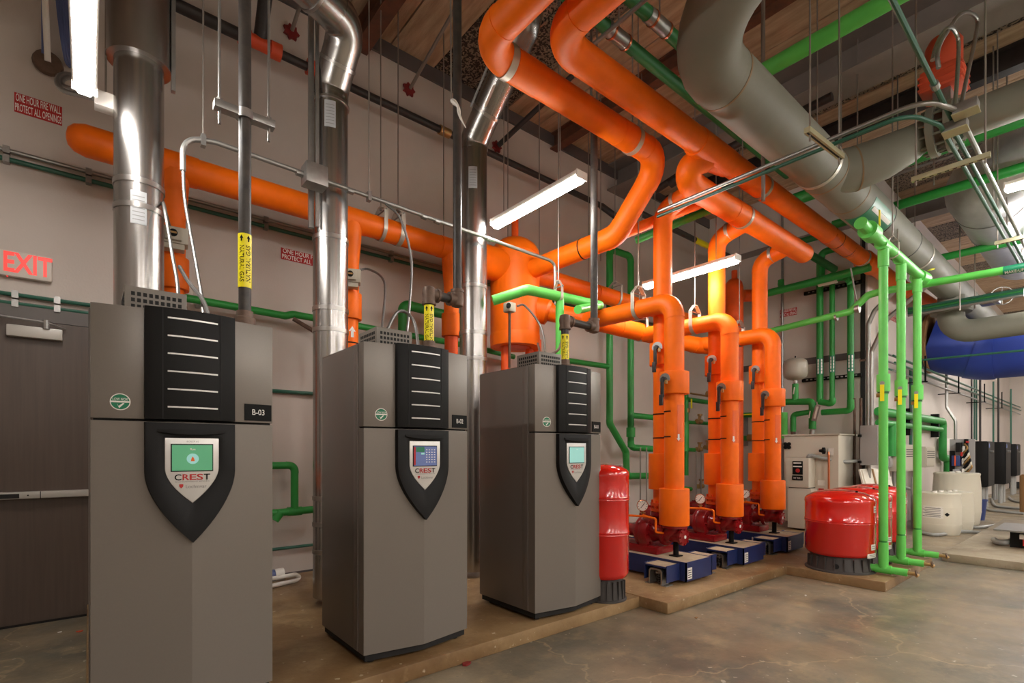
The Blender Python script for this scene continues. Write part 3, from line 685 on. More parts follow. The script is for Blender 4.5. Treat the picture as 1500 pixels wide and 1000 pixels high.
# ---------------------------------------------------------------- pumps on inertia bases
for i in range(3):
    x = PX[i]; nm = ('nearest boiler B-01', 'in the middle', 'nearest the beige heater')[i]
    t = thing('inertia_base', 'blue steel pump base filled with concrete, '+nm, 'pump base', (x, 3.3, .10), 'blue pump bases')
    x0, x1, y0, y1, zb, zt = x-.23, x+.25, 2.72, 4.35, .13, .315
    part('side_rail', MB().box(x0, x0+.012, y0, y1, zb, zt), 'frame_blue', t); part('side_rail', MB().box(x1-.012, x1, y0, y1, zb, zt), 'frame_blue', t)
    part('end_rail', MB().box(x0, x1, y0, y0+.012, zb, zt), 'frame_blue', t); part('end_rail', MB().box(x0, x1, y1-.012, y1, zb, zt), 'frame_blue', t)
    part('concrete_fill', MB().box(x0+.012, x1-.012, y0+.012, y1-.012, zb+.01, zt-.004), 'dust_concrete', t)
    part('label_plate', MB().box(x0+.02, x0+.10, y0-.002, y0+.002, .15, .26), 'label_white', t)
    part('label_plate', MB().box(x0-.002, x0+.002, y0+.36, y0+.45, .20, .26), 'label_white', t)
    for k in range(4): part('label_text', MB().box(x0+.03, x0+.09, y0-.003, y0+.001, .165+k*.022, .172+k*.022), 'black_ink', t)
    for sgn, yy in ((-1, 2.80), (1, 2.80), (-1, 4.05), (1, 4.05)):
        xa = x0 if sgn < 0 else x1; xb = xa+sgn*.22; lo, hi = min(xa, xb), max(xa, xb)
        br = part('isolator_bracket', MB().box(lo, hi, yy, yy+.24, .275, .29).box(lo, hi, yy-.008, yy, .14, .30).box(lo, hi, yy+.24, yy+.248, .14, .30), 'frame_blue', t)
        part('bracket_top', MB().box(lo+.006, hi-.006, yy+.004, yy+.236, .290, .293), 'dust_concrete', br)
        ym = yy+.12; xm = (xa+xb)/2+sgn*.045
        # spring housing: inverted U of plate steel with a spring inside
        u = [(-.075, 0), (-.075, .13), (-.055, .155), (.055, .155), (.075, .13), (.075, 0), (.06, 0), (.06, .125), (.048, .14), (-.048, .14), (-.06, .125), (-.06, 0)]
        part('spring_housing', MB().prism(u, (xm-.065, ym, .104), (0, 1, 0), (0, 0, 1), (.12, 0, 0)), 'galv', t)
        sp_ = [Vector((xm+math.cos(k*.7)*.028, ym+math.sin(k*.7)*.028, .115+k*.0022)) for k in range(45)]
        part('spring', MB().tube(sp_, .006, 6), 'lever_grey', t)
        part('adjuster_bolt', MB().cyl((xm, ym, .11), (xm, ym, .27), .012, 8).cyl((xm, ym, .205), (xm, ym, .222), .036, 12), 'galv', t)
        for q in (-1, 1): part('foot', MB().box(xm-.065, xm+.055, ym+q*.09-.03, ym+q*.09+.03, .10, .108), 'galv', t)
    # pump
    p = thing('base_mounted_pump', 'dark red pump with motor on a blue base, '+nm, 'pump', (x, 3.3, .315), 'dark red pumps')
    za = .52; yv = 3.30
    part('bedplate', MB().prism([(-.15, 0), (.15, 0), (.15, .075), (-.15, .075)], (x+.02, 3.12, .315), (1, 0, 0), (0, 0, 1), (0, 1.12, 0)), 'pump_red', p, .008)
    part('bedplate_top', MB().box(x-.10, x+.14, 3.16, 4.2, .39, .393), 'pump_red_dull', p)
    vol = []
    for k in range(40):
        a = k/40*2*PI; vol.append((math.cos(a)*(.155+.04*(k/40)), math.sin(a)*(.155+.04*(k/40))))
    vb = part('volute', MB().prism(vol, (x+.02, yv-.055, za), (1, 0, 0), (0, 0, 1), (0, .11, 0)), 'pump_red', p, .022)
    part('volute_ring', MB().lathe([(.10, 0), (.165, .0), (.172, .012), (.172, .045), (.165, .055), (.10, .055)], (x+.02, yv+.05, za), 28, (0, 1, 0)), 'pump_red', p)
    part('suction_nozzle', MB().lathe([(.10, 0), (.085, .03), (.075, .08), (.075, .12), (.115, .12), (.115, .145), (.06, .145)], (x+.02, yv-.055, za), 24, (0, -1, 0)), 'pump_red', p)
    for k in range(8):
        a = k*PI/4; part('bolt', MB().cyl((x+.02+math.cos(a)*.135, yv-.075, za+math.sin(a)*.135), (x+.02+math.cos(a)*.135, yv-.05, za+math.sin(a)*.135), .014, 6), 'pump_red', p)
    part('discharge_neck', MB().tube([(x+.10, yv-.02, za+.12), (x+.17, YPR, za+.17), (RXS[i], YPR, .70)], [.06, .075, .085], 18).cyl((RXS[i], YPR, .69), (RXS[i], YPR, .73), .13, 20), 'pump_red', p)
    for sx in (-.09, .12):
        part('pump_foot', MB().prism([(-.02, 0), (.05, 0), (.035, .13), (-.005, .13)], (x+sx-.015, yv-.05, .388), (1, 0, 0), (0, 0, 1), (0, .10, 0)), 'pump_red', p, .004)
    part('bearing_frame', MB().lathe([(.13, 0), (.12, .03), (.075, .10), (.07, .22), (.09, .24), (.09, .27)], (x+.02, yv+.10, za), 22, (0, 1, 0)), 'pump_red', p)
    part('coupling_guard', MB().prism([(-.085, -.13), (.085, -.13), (.085, .05), (.05, .095), (-.05, .095), (-.085, .05)], (x+.02, yv+.38, za), (1, 0, 0), (0, 0, 1), (0, .14, 0)), 'pump_red', p, .006)
    mt = part('motor', MB().lathe([(.05, 0), (.115, .01), (.125, .03), (.125, .36), (.115, .39), (.07, .41), (.03, .41)], (x+.02, yv+.53, za), 28, (0, 1, 0)), 'pump_red', p)
    for k in range(14):
        a = k*2*PI/14; c_ = Vector((x+.02+math.cos(a)*.13, yv+.72, za+math.sin(a)*.13))
        part('cooling_fin', MB().obox(c_, (math.cos(a), 0, math.sin(a)), (0, 1, 0), (-math.sin(a), 0, math.cos(a)), .012, .15, .003), 'pump_red', mt)
    part('motor_foot', MB().box(x-.08, x+.12, yv+.58, yv+.86, .388, .43), 'pump_red', p)
    part('terminal_box', MB().box(x-.16, x-.08, yv+.64, yv+.78, za-.02, za+.11), 'pump_red', p, .006)
    # suction diffuser under the front pipe
    sd = part('suction_diffuser', MB().tube(line([(x, YPF, .65), (x, YPF, za+.0), (x+.01, yv-.18, za)], .10), .085, 20).cyl((x, YPF, .605), (x, YPF, .64), .135, 22)
              .lathe([(.05, 0), (.07, .03), (.07, .15), (.09, .15), (.09, .175), (.03, .185)], (x, YPF+.06, za), 20, (0, -1, 0)).cyl((x+.015, yv-.22, za), (x+.015, yv-.19, za), .115, 20), 'pump_red', p)
    part('name_disc', MB().cyl((x, YPF-.125, za), (x, YPF-.129, za), .018, 12), 'label_white', sd)
    for k in range(8):
        a = k*PI/4; part('bolt', MB().cyl((x+math.cos(a)*.075, YPF-.128, za+math.sin(a)*.075), (x+math.cos(a)*.075, YPF-.08, za+math.sin(a)*.075), .010, 6), 'pump_red', sd)
    s_ = thing('pipe_stand', 'black post holding up the suction elbow of the pump '+nm, 'stand', (x, YPF, .31), 'black suction posts')
    part('post', MB().cyl((x, YPF-.02, .315), (x, YPF-.02, .45), .028, 12), 'black_ink', s_); part('foot_plate', MB().box(x-.05, x+.05, YPF-.07, YPF+.03, .312, .322), 'black_ink', s_)
    # gauge on orange tubing
    g = thing('pressure_gauge', 'round white pressure gauge on orange tubing by the pump '+nm, 'gauge', (x-.05, 3.2, .7), 'pressure gauges')
    gc = Vector((x-.10, 3.32, .815)); n_ = Vector((math.cos(face_ang(gc.x, gc.y)), math.sin(face_ang(gc.x, gc.y)), 0)); u_ = Vector((-n_.y, n_.x, 0))
    part('case', MB().lathe([(.03, 0), (.056, .0), (.062, .01), (.062, .035), (.056, .04), (.053, .034)], gc, 24, n_), 'copper', g)
    part('dial', MB().cyl(gc+n_*.03, gc+n_*.0415, .054, 24), 'dial', g)
    part('pointer', MB().obox(gc+n_*.0425, u_*.6+Vector((0, 0, .8)), u_*.8-Vector((0, 0, .6)), n_, .032, .003, .0008), 'black_ink', g)
    mb = MB()
    for k in range(9):
        a = -PI*.25+k*PI*1.5/8; d = u_*math.cos(a)+Vector((0, 0, 1))*math.sin(a)
        mb.obox(gc+n_*.042+d*.044, d, n_.cross(d), n_, .006, .0016, .0005)
    part('tick_marks', mb, 'black_ink', g)
    part('tubing', MB().tube(line([gc+Vector((0, 0, -.05)), gc+Vector((0, 0, -.105)), (x-.16, 3.16, .70), (x-.18, 3.10, .70), (x-.18, 3.10, .56), (x-.06, 3.08, .54)], .02), .011, 8), 'orange', g)
    part('tubing', MB().tube(line([(x-.26, 3.62, .70), (x-.12, 3.30, .70), (x-.17, 3.12, .70)], .02), .012, 8), 'orange', g)
    part('gauge_cock', MB().cyl(gc+Vector((0, 0, -.10)), gc+Vector((0, 0, -.06)), .014, 8).obox(gc+Vector((0, 0, -.08)), u_, (0, 0, 1), n_, .03, .004, .004), 'brass', g)
# ---------------------------------------------------------------- red expansion tanks
def red_tank(x, y, r, z0, z1, rp, label, beads, short=True):
    t = thing('expansion_tank', label, 'tank', (x, y, PADZ), 'red expansion tanks')
    an = face_ang(x, y)
    h = z1-z0; rc = min(.06, r*.25); prof = [(.02, 0), (r*.7, .0), (r*.93, .02), (r, .055)]
    for b in beads: prof += [(r, b-.018), (r+.006, b-.01), (r+.001, b), (r+.006, b+.01), (r, b+.018)]
    dm = .10 if short else .07
    prof += [(r, h-dm-.05), (r+.004, h-dm-.03), (r, h-dm), (r*.93, h-dm*.72), (r*.72, h-dm*.33), (r*.4, h-dm*.08), (.02, h)]
    part('vessel', MB().lathe(prof, (x, y, z0), 44), 'red_tank', t, sharp=60)
    n = 40
    part('plinth', MB().lathe([(rp*1.12, 0), (rp*1.12, .012), (rp*1.03, .02), (rp*.92, z0-PADZ+.02), (rp*.5, z0-PADZ+.02)], (x, y, PADZ), n), 'plinth_black', t)
    for k in range(10):
        a = an+(k-4.5)*.3; q = Vector((math.cos(a), math.sin(a), 0)); p = Vector((x, y, PADZ+.02))+q*rp*1.0
        part('plinth_rib', MB().obox(p+Vector((0, 0, (z0-PADZ)*.42)), q, (-q.y, q.x, 0), (0, 0, 1), .012, .006, (z0-PADZ)*.42), 'plinth_black', t)
    def lab(a, z, w_, hh, nm='label_sticker'):
        qs = [a-w_/2/r+w_/r*k/6 for k in range(7)]
        s_ = part(nm, MB().loft([[Vector((x+math.cos(b)*rr, y+math.sin(b)*rr, zz)) for rr, zz in ((r-.005, z), (r+.002, z), (r+.002, z+hh), (r-.005, z+hh))] for b in qs]), 'label_white', t)
        for k in range(2):
            zz0 = z+hh*(.25+.35*k)
            part('sticker_line', MB().loft([[Vector((x+math.cos(b)*rr, y+math.sin(b)*rr, zz)) for rr, zz in ((r, zz0), (r+.003, zz0), (r+.003, zz0+hh*.14), (r, zz0+hh*.14))] for b in qs[1:-1]]), 'grey_ink', s_)
    if short:
        lab(an+1.22, z1-dm-.13, .06, .07); lab(an+1.12, z0+.10, .09, .06); lab(an+1.05, z0+.02, .15, .045)
        part('plinth_hole', MB().cyl((x+math.cos(an-.1)*rp*1.01, y+math.sin(an-.1)*rp*1.01, .17), (x+math.cos(an-.1)*rp*.8, y+math.sin(an-.1)*rp*.8, .17), .028, 16), 'shadow_gap', t)
        part('air_valve', MB().cyl((x+r*.55*math.cos(an+1), y+r*.55*math.sin(an+1), z1-.05), (x+r*.55*math.cos(an+1), y+r*.55*math.sin(an+1), z1-.005), .012, 8), 'black_ink', t)
    else:
        part('top_plate', MB().obox((x+.03, y-.07, z1-.022), (1, -.4, 0), (.38, 1, -.3), (0, .3, 1), .07, .045, .004), 'grey_ink', t)
red_tank(3.52, 2.96, .215, .285, 1.285, .175, 'tall slim red tank squeezed behind boiler B-01', (.40, .70), False)
red_tank(6.40, 2.03, .335, .255, .975, .30, 'squat red tank closest to the pumps, front of the row of three', (.38,))
red_tank(7.10, 2.06, .335, .255, .975, .30, 'squat red tank in the middle of the row of three', (.38,))
red_tank(7.62+.18, 2.08, .335, .255, .975, .30, 'squat red tank at the back of the row of three', (.38,))

# ---------------------------------------------------------------- gas pipes
def gas(label, pts, tagz, seg, zboiler):
    t = thing('gas_pipe', label, 'pipe', tuple(pts[-1]), 'black gas pipes')
    pts = [Vector(p) for p in pts]
    for a, b in zip(pts[:-1], pts[1:]): part('pipe', MB().cyl(a, b, .034, 16), 'gas_pipe', t)
    for p in pts[1:-1]:
        part('elbow', MB().lathe([(.02, -.055), (.045, -.045), (.052, 0), (.045, .045), (.02, .055)], p, 16), 'iron_fitting', t)
    for i in range(1, len(pts)-1):
        for q in (pts[i-1], pts[i+1]):
            d = (q-pts[i]).normalized(); part('elbow', MB().cyl(pts[i], pts[i]+d*.075, .047, 16), 'iron_fitting', t)
            part('elbow_rim', MB().cyl(pts[i]+d*.06, pts[i]+d*.08, .052, 16), 'iron_fitting', t)
    e = pts[-1]
    part('union', MB().lathe([(.034, 0), (.045, 0), (.045, .045), (.058, .05), (.058, .09), (.045, .095), (.045, .13), (.034, .13)], e+Vector((0, 0, .02)), 12), 'iron_fitting', t)
    an = face_ang(e.x, e.y); c = Vector((seg.x, seg.y, tagz))
    lb = part('pipe_label', MB().cyl(c-Vector((0, 0, .155)), c+Vector((0, 0, .155)), .0365, 20), 'yellow', t, label='yellow NATURAL GAS label')
    wrap_text(lb, 'NATURAL GAS', c+Vector((0, 0, -.02)), .0372, an+.55, .036, 'black_ink', width=.21, bold=.012)
    wrap_text(lb, 'NATURAL GAS', c+Vector((0, 0, -.02)), .0372, an-.5, .036, 'black_ink', width=.21, up=False, bold=.012)
    for a0 in (an+.55, an-.5):
        mb = MB().add([(c.x+math.cos(a0+g/.0372)*.0374, c.y+math.sin(a0+g/.0372)*.0374, c.z+.12+h) for g, h in ((0, .025), (.011, .005), (.004, .005), (.004, -.012), (-.004, -.012), (-.004, .005), (-.011, .005))], [(0, 2, 3, 4, 5, 6), (0, 1, 2)])
        part('flow_arrow', mb, 'black_ink', lb)
    return t
g3 = gas('black gas pipe with yellow label dropping straight onto boiler B-03', [(.70, 3.28, 6.28), (.70, 3.28, 2.06)], 2.50, Vector((.70, 3.28, 0)), 2.06)
part('clamp_bar', MB().box(.54, .86, 3.25, 3.31, 3.33, 3.375), 'galv', g3, .004)
part('clamp_ring', ring((.70, 3.28, 3.35), (0, 0, 1), .034, .05, .014), 'galv', g3)
for q in (.57, .83):
    part('clamp_rod', MB().cyl((q, 3.28, 3.25), (q, 3.28, 6.28), .008, 8), 'galv', g3)
    part('clamp_nut', MB().cyl((q, 3.28, 3.375), (q, 3.28, 3.395), .016, 6), 'galv', g3)
gas('black gas pipe with yellow label stepping sideways down onto boiler B-02', [(2.19, 3.30, 6.28), (2.19, 3.30, 2.56), (1.94, 3.30, 2.56), (1.94, 3.30, 2.06)], 2.32, Vector((1.94, 3.30, 0)), 2.06)
g1 = gas('black gas pipe with yellow label stepping sideways down onto boiler B-01', [(3.66, 3.20, 4.62), (3.66, 3.20, 2.56), (3.27, 3.20, 2.56), (3.27, 3.20, 2.06)], 2.28, Vector((3.27, 3.20, 0)), 2.06)
part('hanger_clamp', MB().box(3.60, 3.72, 3.17, 3.23, 4.58, 4.63), 'galv', g1)
part('clamp_rod', MB().cyl((3.62, 3.2, 4.6), (3.62, 3.2, 6.28), .012, 8), 'galv', g1)
part('clamp_rod', MB().cyl((3.70, 3.2, 4.6), (3.70, 3.2, 6.28), .008, 8), 'galv', g1)
t = thing('tie_wire', 'loose rag tied round a hanger wire by the middle gas pipe', 'wire', (2.1, 3.25, 4.0))
part('wire', MB().cyl((2.11, 3.26, 4.02), (2.09, 3.26, 6.28), .006, 6), 'rod', t)
part('rag', MB().tube(spline([(2.11, 3.26, 4.05), (2.14, 3.22, 4.0), (2.16, 3.22, 3.93), (2.20, 3.2, 3.85)], 5), [.012, .018, .02, .018, .015, .012, .012, .014, .014, .012, .01, .01, .008, .006, .005, .004], 6), 'label_white', t)

# ---------------------------------------------------------------- conduits and flexible leads above the boilers
t = thing('rigid_conduit', 'grey metal conduit hung across the flues above the boilers', 'conduit', (.4, 4.15, 3.5))
C0 = at(268, 250, Y=4.15)
part('conduit', MB().tube(line([(C0.x, 4.15, C0.z), (C0.x, 4.15, 3.56), (C0.x+.2, 4.15, 3.60), (4.0, 4.14, 3.54), (4.06, 4.13, 3.50), (4.06, 4.12, 3.05)], .13), .018, 10), 'conduit', t)
for p in (.75, 1.16, 1.86, 2.0, 2.6): part('coupling', MB().cyl((C0.x+p, 4.15, 3.593-p*.015), (C0.x+p+.05, 4.15, 3.592-p*.015), .026, 10), 'galv', t)
part('junction_box', MB().box(1.30, 1.47, 4.06, 4.2, 3.50, 3.66), 'galv', t, .006)
for q, x in ((0, .62), (1, 1.85)):
    part('hanger_rod', MB().cyl((x, 4.15, 3.6), (x, 4.15, 6.28), .006, 6), 'rod', t); part('hanger_clip', MB().box(x-.015, x+.015, 4.125, 4.175, 3.54, 3.62), 'galv', t)
def lead(label, pts, r=.0125, m='flex'):
    return solo('flexible_conduit', flex(pts, r), m, label, 'conduit', 'flexible metal conduits')
cx, cz = C0.x, C0.z
lead('ribbed metal conduit hanging down from the bend to boiler B-03', [(cx, 4.15, cz+.02), (cx+.01, 4.12, 3.1), (cx+.05, 4.0, 2.7), (cx+.06, 3.75, 2.3), (cx+.02, 3.6, 2.06)])
lead('second ribbed conduit looping from the first actuator down to boiler B-03', [(.50, 4.83, 3.14), (.42, 4.5, 3.2), (.40, 4.2, 3.05), (.42, 4.0, 2.7), (.42, 3.7, 2.35), (.37, 3.58, 2.06)])
lead('short ribbed conduit leaning onto the lid of boiler B-03', [(.46, 4.0, 2.62), (.50, 3.9, 2.5), (.55, 3.62, 2.3), (.56, 3.45, 2.06)], .0135)
lead('ribbed conduit drooping from the long conduit to boiler B-02', [(2.0, 4.14, 3.56), (2.12, 4.1, 3.45), (2.2, 4.05, 3.1), (2.1, 3.9, 2.6), (1.85, 3.5, 2.2), (1.72, 3.3, 2.06)])
lead('ribbed conduit from the second actuator to boiler B-02', [(2.02, 4.8, 3.16), (2.12, 4.75, 3.18), (2.16, 4.5, 3.0), (1.95, 4.1, 2.5), (1.68, 3.6, 2.1)])
lead('ribbed conduit arching low over the lid of boiler B-02', [(1.66, 3.5, 2.2), (1.85, 3.62, 2.48), (1.98, 3.6, 2.42), (1.93, 3.42, 2.06)], .0135)
lead('pair of leads, outer one, from the conduit end to boiler B-01', [(4.06, 4.12, 3.06), (4.05, 4.0, 2.8), (3.7, 3.7, 2.45), (3.2, 3.4, 2.25), (3.0, 3.22, 2.17)], .0135)
lead('inner lead curving under the orange tank to boiler B-01', [(3.6, 4.25, 2.98), (3.72, 4.25, 3.0), (3.82, 4.1, 2.75), (3.6, 3.8, 2.35), (3.3, 3.5, 2.06)], .013)
lead('lead swinging left under the orange tank to boiler B-01', [(3.86, 4.2, 2.6), (3.7, 4.0, 2.45), (3.3, 3.6, 2.25), (2.9, 3.4, 2.06)], .013)
t = thing('valve_actuator', 'small white sensor head beside the flue of boiler B-01', 'sensor', (3.55, 4.3, 2.9))
part('body', MB().box(3.46, 3.56, 4.22, 4.32, 2.9, 3.0), 'beige_box', t, .01); part('knob', MB().cyl((3.47, 4.24, 2.95), (3.44, 4.2, 2.95), .025, 12), 'black_ink', t)
part('bracket', MB().box(3.5, 3.52, 4.26, 4.28, 2.3, 2.9), 'iron_fitting', t)

# ---------------------------------------------------------------- conduits along the back wall
def wallrun(label, z, m, x0, x1, y=5.64, r=.016, clips=()):
    t = thing('wall_conduit', label, 'conduit', (x0, y, z), 'conduits on the back wall')
    part('conduit', MB().cyl((x0, y, z), (x1, y, z), r, 10), m, t)
    for x in clips:
        part('clip', MB().box(x-.02, x+.02, y-.022, YB, z-.028, z+.028), 'galv', t)
wallrun('upper grey conduit along the back wall above the green one', 3.77, 'galv', XL, 8.5, clips=(-.5, .0, 1.4, 2.8, 4.2))
wallrun('long green conduit along the back wall behind the orange header', 3.70, 'conduit_green', XL, 8.5, clips=(-.5, .0, 1.4, 2.8, 4.2), r=.019)
wallrun('upper of two green conduits above the brown door', 2.64, 'conduit_green', XL, .9, clips=(-.45, -.2, .05))
wallrun('lower of two green conduits above the brown door', 2.57, 'conduit_green', XL, .9, clips=(-.45, -.2, .05))
wallrun('dark green conduit on the wall between two boilers at mid height', 2.02, 'conduit_green', .7, 3.2, r=.02)
wallrun('green conduit low on the wall between two boilers', .38, 'conduit_green', .9, 2.6)
t = thing('green_water_pipe', 'green pipe along the back wall just above the boiler lids', 'pipe', (.6, 5.5, 2.78))
run(t, [(.6, 5.5, 2.80), (1.55, 5.5, 2.78), (1.62, 5.5, 2.81), (3.9, 5.5, 2.77), (4.6, 5.5, 2.72)], .036, .06, 'green', 14)
part('drain_tail', MB().tube(line([(1.62, 5.48, 2.76), (1.9, 5.46, 2.62), (1.95, 5.4, 2.3)], .05), .022, 10), 'iron_fitting', t)
for x in (.8, 2.2, 3.6): part('wall_clip', MB().box(x-.02, x+.02, 5.5, YB-.003, 2.76, 2.80), 'galv', t)
t = thing('green_water_pipe', 'green pipe loop low on the wall between the first two boilers', 'pipe', (1.2, 5.5, .9))
run(t, [(.9, 5.5, 1.25), (1.64, 5.5, 1.25), (1.64, 5.5, .80)], .038, .06, 'green', 14); run(t, [(.9, 5.5, .76), (1.9, 5.5, .78)], .038, .06, 'green', 14)
part('wall_clip', MB().box(1.2, 1.24, 5.5, YB-.003, .75, .79), 'galv', t); part('tee', MB().cyl((1.57, 5.5, .775), (1.71, 5.5, .775), .046, 14), 'green', t); part('valve', MB().cyl((1.44, 5.5, .70), (1.50, 5.5, .78), .05, 12), 'green', t)
t = thing('green_water_pipe', 'green pipe loop standing behind boiler B-02', 'pipe', (2.9, 5.4, 2.9))
q1, q2 = at(590, 445, Y=5.3), at(640, 445, Y=5.3)
run(t, [(q1.x, 5.3, 1.9), (q1.x, 5.3, q1.z), (q2.x+.4, 5.3, q1.z-.04)], .055, .08, 'green', 14)
part('wall_clip', MB().box(q1.x-.02, q1.x+.02, 5.3, YB-.003, 2.3, 2.34), 'galv', t)
run(t, [(q1.x-.3, 5.32, 2.46), (q2.x+.3, 5.32, 2.42)], .048, .08, 'green', 14)
t = thing('pvc_drain', 'white plastic drain pipe on the floor between the first two boilers', 'pipe', (1.2, 5.2, .1))
part('pipe', MB().tube(line([(.9, 5.1, .19), (1.56, 5.2, .19), (1.62, 5.24, .14), (1.56, 5.2, .13), (.9, 5.02, .13)], .04), .02, 10), 'label_white', t)
part('purple_coupling', MB().cyl((1.26, 5.25, .2), (1.38, 5.25, .2), .055, 14), 'cable_blue', t); part('coupling', MB().cyl((1.38, 5.25, .2), (1.46, 5.25, .2), .06, 14), 'label_white', t)
# black sprinkler line with orange couplings
t = thing('sprinkler_pipe', 'black sprinkler pipe with orange couplings high on the back wall', 'pipe', (.6, 5.5, 5.42))
YS = 5.45
S0 = at(248, 16, Y=YS); S1 = at(660, 213.4, Y=YS)
part('pipe', MB().cyl((XL, YS, 5.42), (1.45, YS, 5.40), .055, 16), 'black_pipe', t)
part('pipe', MB().cyl((1.45, YS, 5.40), (6.4, YS, 5.38), .042, 16), 'black_pipe', t)
for x in (1.16, 1.44, 1.80): part('coupling', MB().cyl((x-.05, YS, 5.405), (x+.05, YS, 5.405), .078, 16), 'orange_coupling', t)
part('tee', MB().cyl((1.16, YS, 5.405), (1.44, YS, 5.405), .062, 16), 'orange_coupling', t)
part('branch', MB().cyl((1.30, YS, 5.45), (1.30, YS-.5, 6.2), .062, 16), 'black_pipe', t)
part('brass_coupling', MB().cyl((3.35, YS, 5.39), (3.5, YS, 5.39), .056, 14), 'brass', t)
for x in (2.1, 4.05): part('hanger_loop', ring((x, YS, 5.39), (1, 0, 0), .045, .03, .008), 'galv', t); part('hanger_rod', MB().cyl((x, YS, 5.43), (x, YS, 6.28), .006, 6), 'rod', t)
t = thing('sprinkler_pipe', 'black sprinkler branch pipe stepping up towards the far corner', 'pipe', (6.4, 5.3, 5.2))
part('pipe', MB().tube(line([(6.4, YS, 5.38), (6.62, 5.3, 5.2), (6.7, 4.9, 5.35), (6.7, 4.0, 5.5), (6.7, 2.2, 5.55)], .06), .05, 14), 'black_pipe', t)
for y in (4.9, 4.3): part('coupling', MB().cyl((6.7, y-.06, 5.42), (6.7, y+.06, 5.40), .07, 14), 'black_pipe', t)
# tie rods with red spider caps at the back wall
for k, (px, py, qx, qy) in enumerate(((428, 44, 445, 5), (601, 129, 650, 60), (730, 213, 790, 175))):
    a = at(px, py, Y=5.62); t = thing('brace_rod', ('dark brace rod with red star cap on the wall left of the bent flue', 'grey brace rod with red star cap on the wall below the roof edge', 'dark brace bar with red cap on the wall behind the slanting flue')[k], 'brace', tuple(a), 'brace rods with red caps')
    b = Vector((a.x+.35*(k == 2), a.y-1.1, 6.2))
    part('rod', MB().cyl(a, b, .02 if k < 2 else .035, 10), 'rod' if k < 2 else 'black_pipe', t)
    pts = [(math.cos(j*PI/7)*(.085 if j % 2 == 0 else .06), math.sin(j*PI/7)*(.085 if j % 2 == 0 else .06)) for j in range(14)]
    part('star_cap', MB().prism(pts, (a.x, 5.64, a.z), (1, 0, 0), (0, 0, 1), (0, .03, 0)), 'red_cup', t)

# ---------------------------------------------------------------- hangers
def hanger(label, c, axis, r, ztop=ZC-.014, rod=.007, yoke=.0, w_=.045):
    c = Vector(c); ax = Vector(axis).normalized(); s = ax.cross(Vector((0, 0, 1))).normalized()
    t = thing('pipe_hanger', label, 'hanger', tuple(c), 'pipe hangers')
    if yoke:
        y = c.z+r+yoke; pts = [c+s*r*.98+Vector((0, 0, 0))]
        loop = [c+s*r*math.cos(a)*1.02+Vector((0, 0, r*1.02*math.sin(a))) for a in [PI-(-PI)*k/14 for k in range(15)]]
        path = [c+Vector((0, 0, r+yoke))-s*r*.22]+[c-s*r*1.03+Vector((0, 0, r+yoke*.45))]+loop+[c+s*r*1.03+Vector((0, 0, r+yoke*.45))]+[c+Vector((0, 0, r+yoke))+s*r*.22]
        mb = MB(); rg = [[p+ax*w_/2, p-ax*w_/2, p-ax*w_/2+(p-c).normalized()*.006, p+ax*w_/2+(p-c).normalized()*.006] for p in path]; mb.loft(rg)
        part('clevis_strap', mb, 'strap', t)
        part('yoke_top', MB().obox(c+Vector((0, 0, r+yoke)), s, ax, (0, 0, 1), r*.26, w_/2, .006), 'strap', t)
        part('cross_bolt', MB().cyl(c+Vector((0, 0, r+yoke*.45))-s*(r+.02), c+Vector((0, 0, r+yoke*.45))+s*(r+.02), .007, 8), 'galv', t)
        z0 = c.z+r+yoke-.03
    else:
        part('band', ring(c, ax, r, w_, .007, 28), 'strap', t); z0 = c.z+r
    part('rod', MB().cyl((c.x, c.y, z0), (c.x, c.y, ztop), rod, 8), 'rod', t)
    part('nut', MB().cyl((c.x, c.y, z0+.0), (c.x, c.y, z0+.025), rod*2, 6), 'galv', t)
X_, Y_ = (1, 0, 0), (0, 1, 0)
hanger('hanger band on the overhead orange pipe next to its big elbow', (2.44, Y1, Z1), X_, RO*1.03, w_=.06)
hanger('hanger band on the overhead orange pipe before it bends down', (3.98, Y1, Z1), X_, RO*1.04, w_=.05)
hanger('hanger band on the right overhead orange pipe above the manifold', (5.80, 2.61, Z1), X_, RO*1.04)
hanger('hanger band at the far end of the right overhead orange pipe', (9.1, 2.59, Z1), X_, RO*1.02)
hanger('hanger band round the orange pump manifold', (5.87, YM, ZM), X_, RO*1.13)
hanger('hanger band round the orange wall header between two flues', (2.56, YH, ZH), X_, RO*1.04, yoke=.13, w_=.05)
hanger('dark hanger beside the band on the orange wall header', (2.36, YH, ZH), X_, RO*1.04, yoke=.10, w_=.04)
hanger('hanger clevis on the rear orange header right of the tank', (6.2, YH, ZH), X_, RO*1.06, yoke=.13)
hanger('hanger loop on the lower orange header right of the first pump pipe', (5.8, 4.256, 3.024), X_, RO*1.05, yoke=.1)
for i, x in enumerate(PX):
    hanger('clevis hanger on the horizontal suction pipe '+pn[i], (x, 3.45, 2.962), Y_, RP*1.02, yoke=.15)
t = thing('hanger_rod', 'pair of thin hanger rods left of the orange tank', 'rod', (4.2, 4.7, 4.1))
for (px, Y_s, z0) in ((790, 4.9, 3.9), (744, 5.1, 3.9)):
    a = at(px, 300, Y=Y_s); part('rod', MB().cyl((a.x, Y_s, z0), (a.x, Y_s, 6.28), .007, 8), 'rod', t)
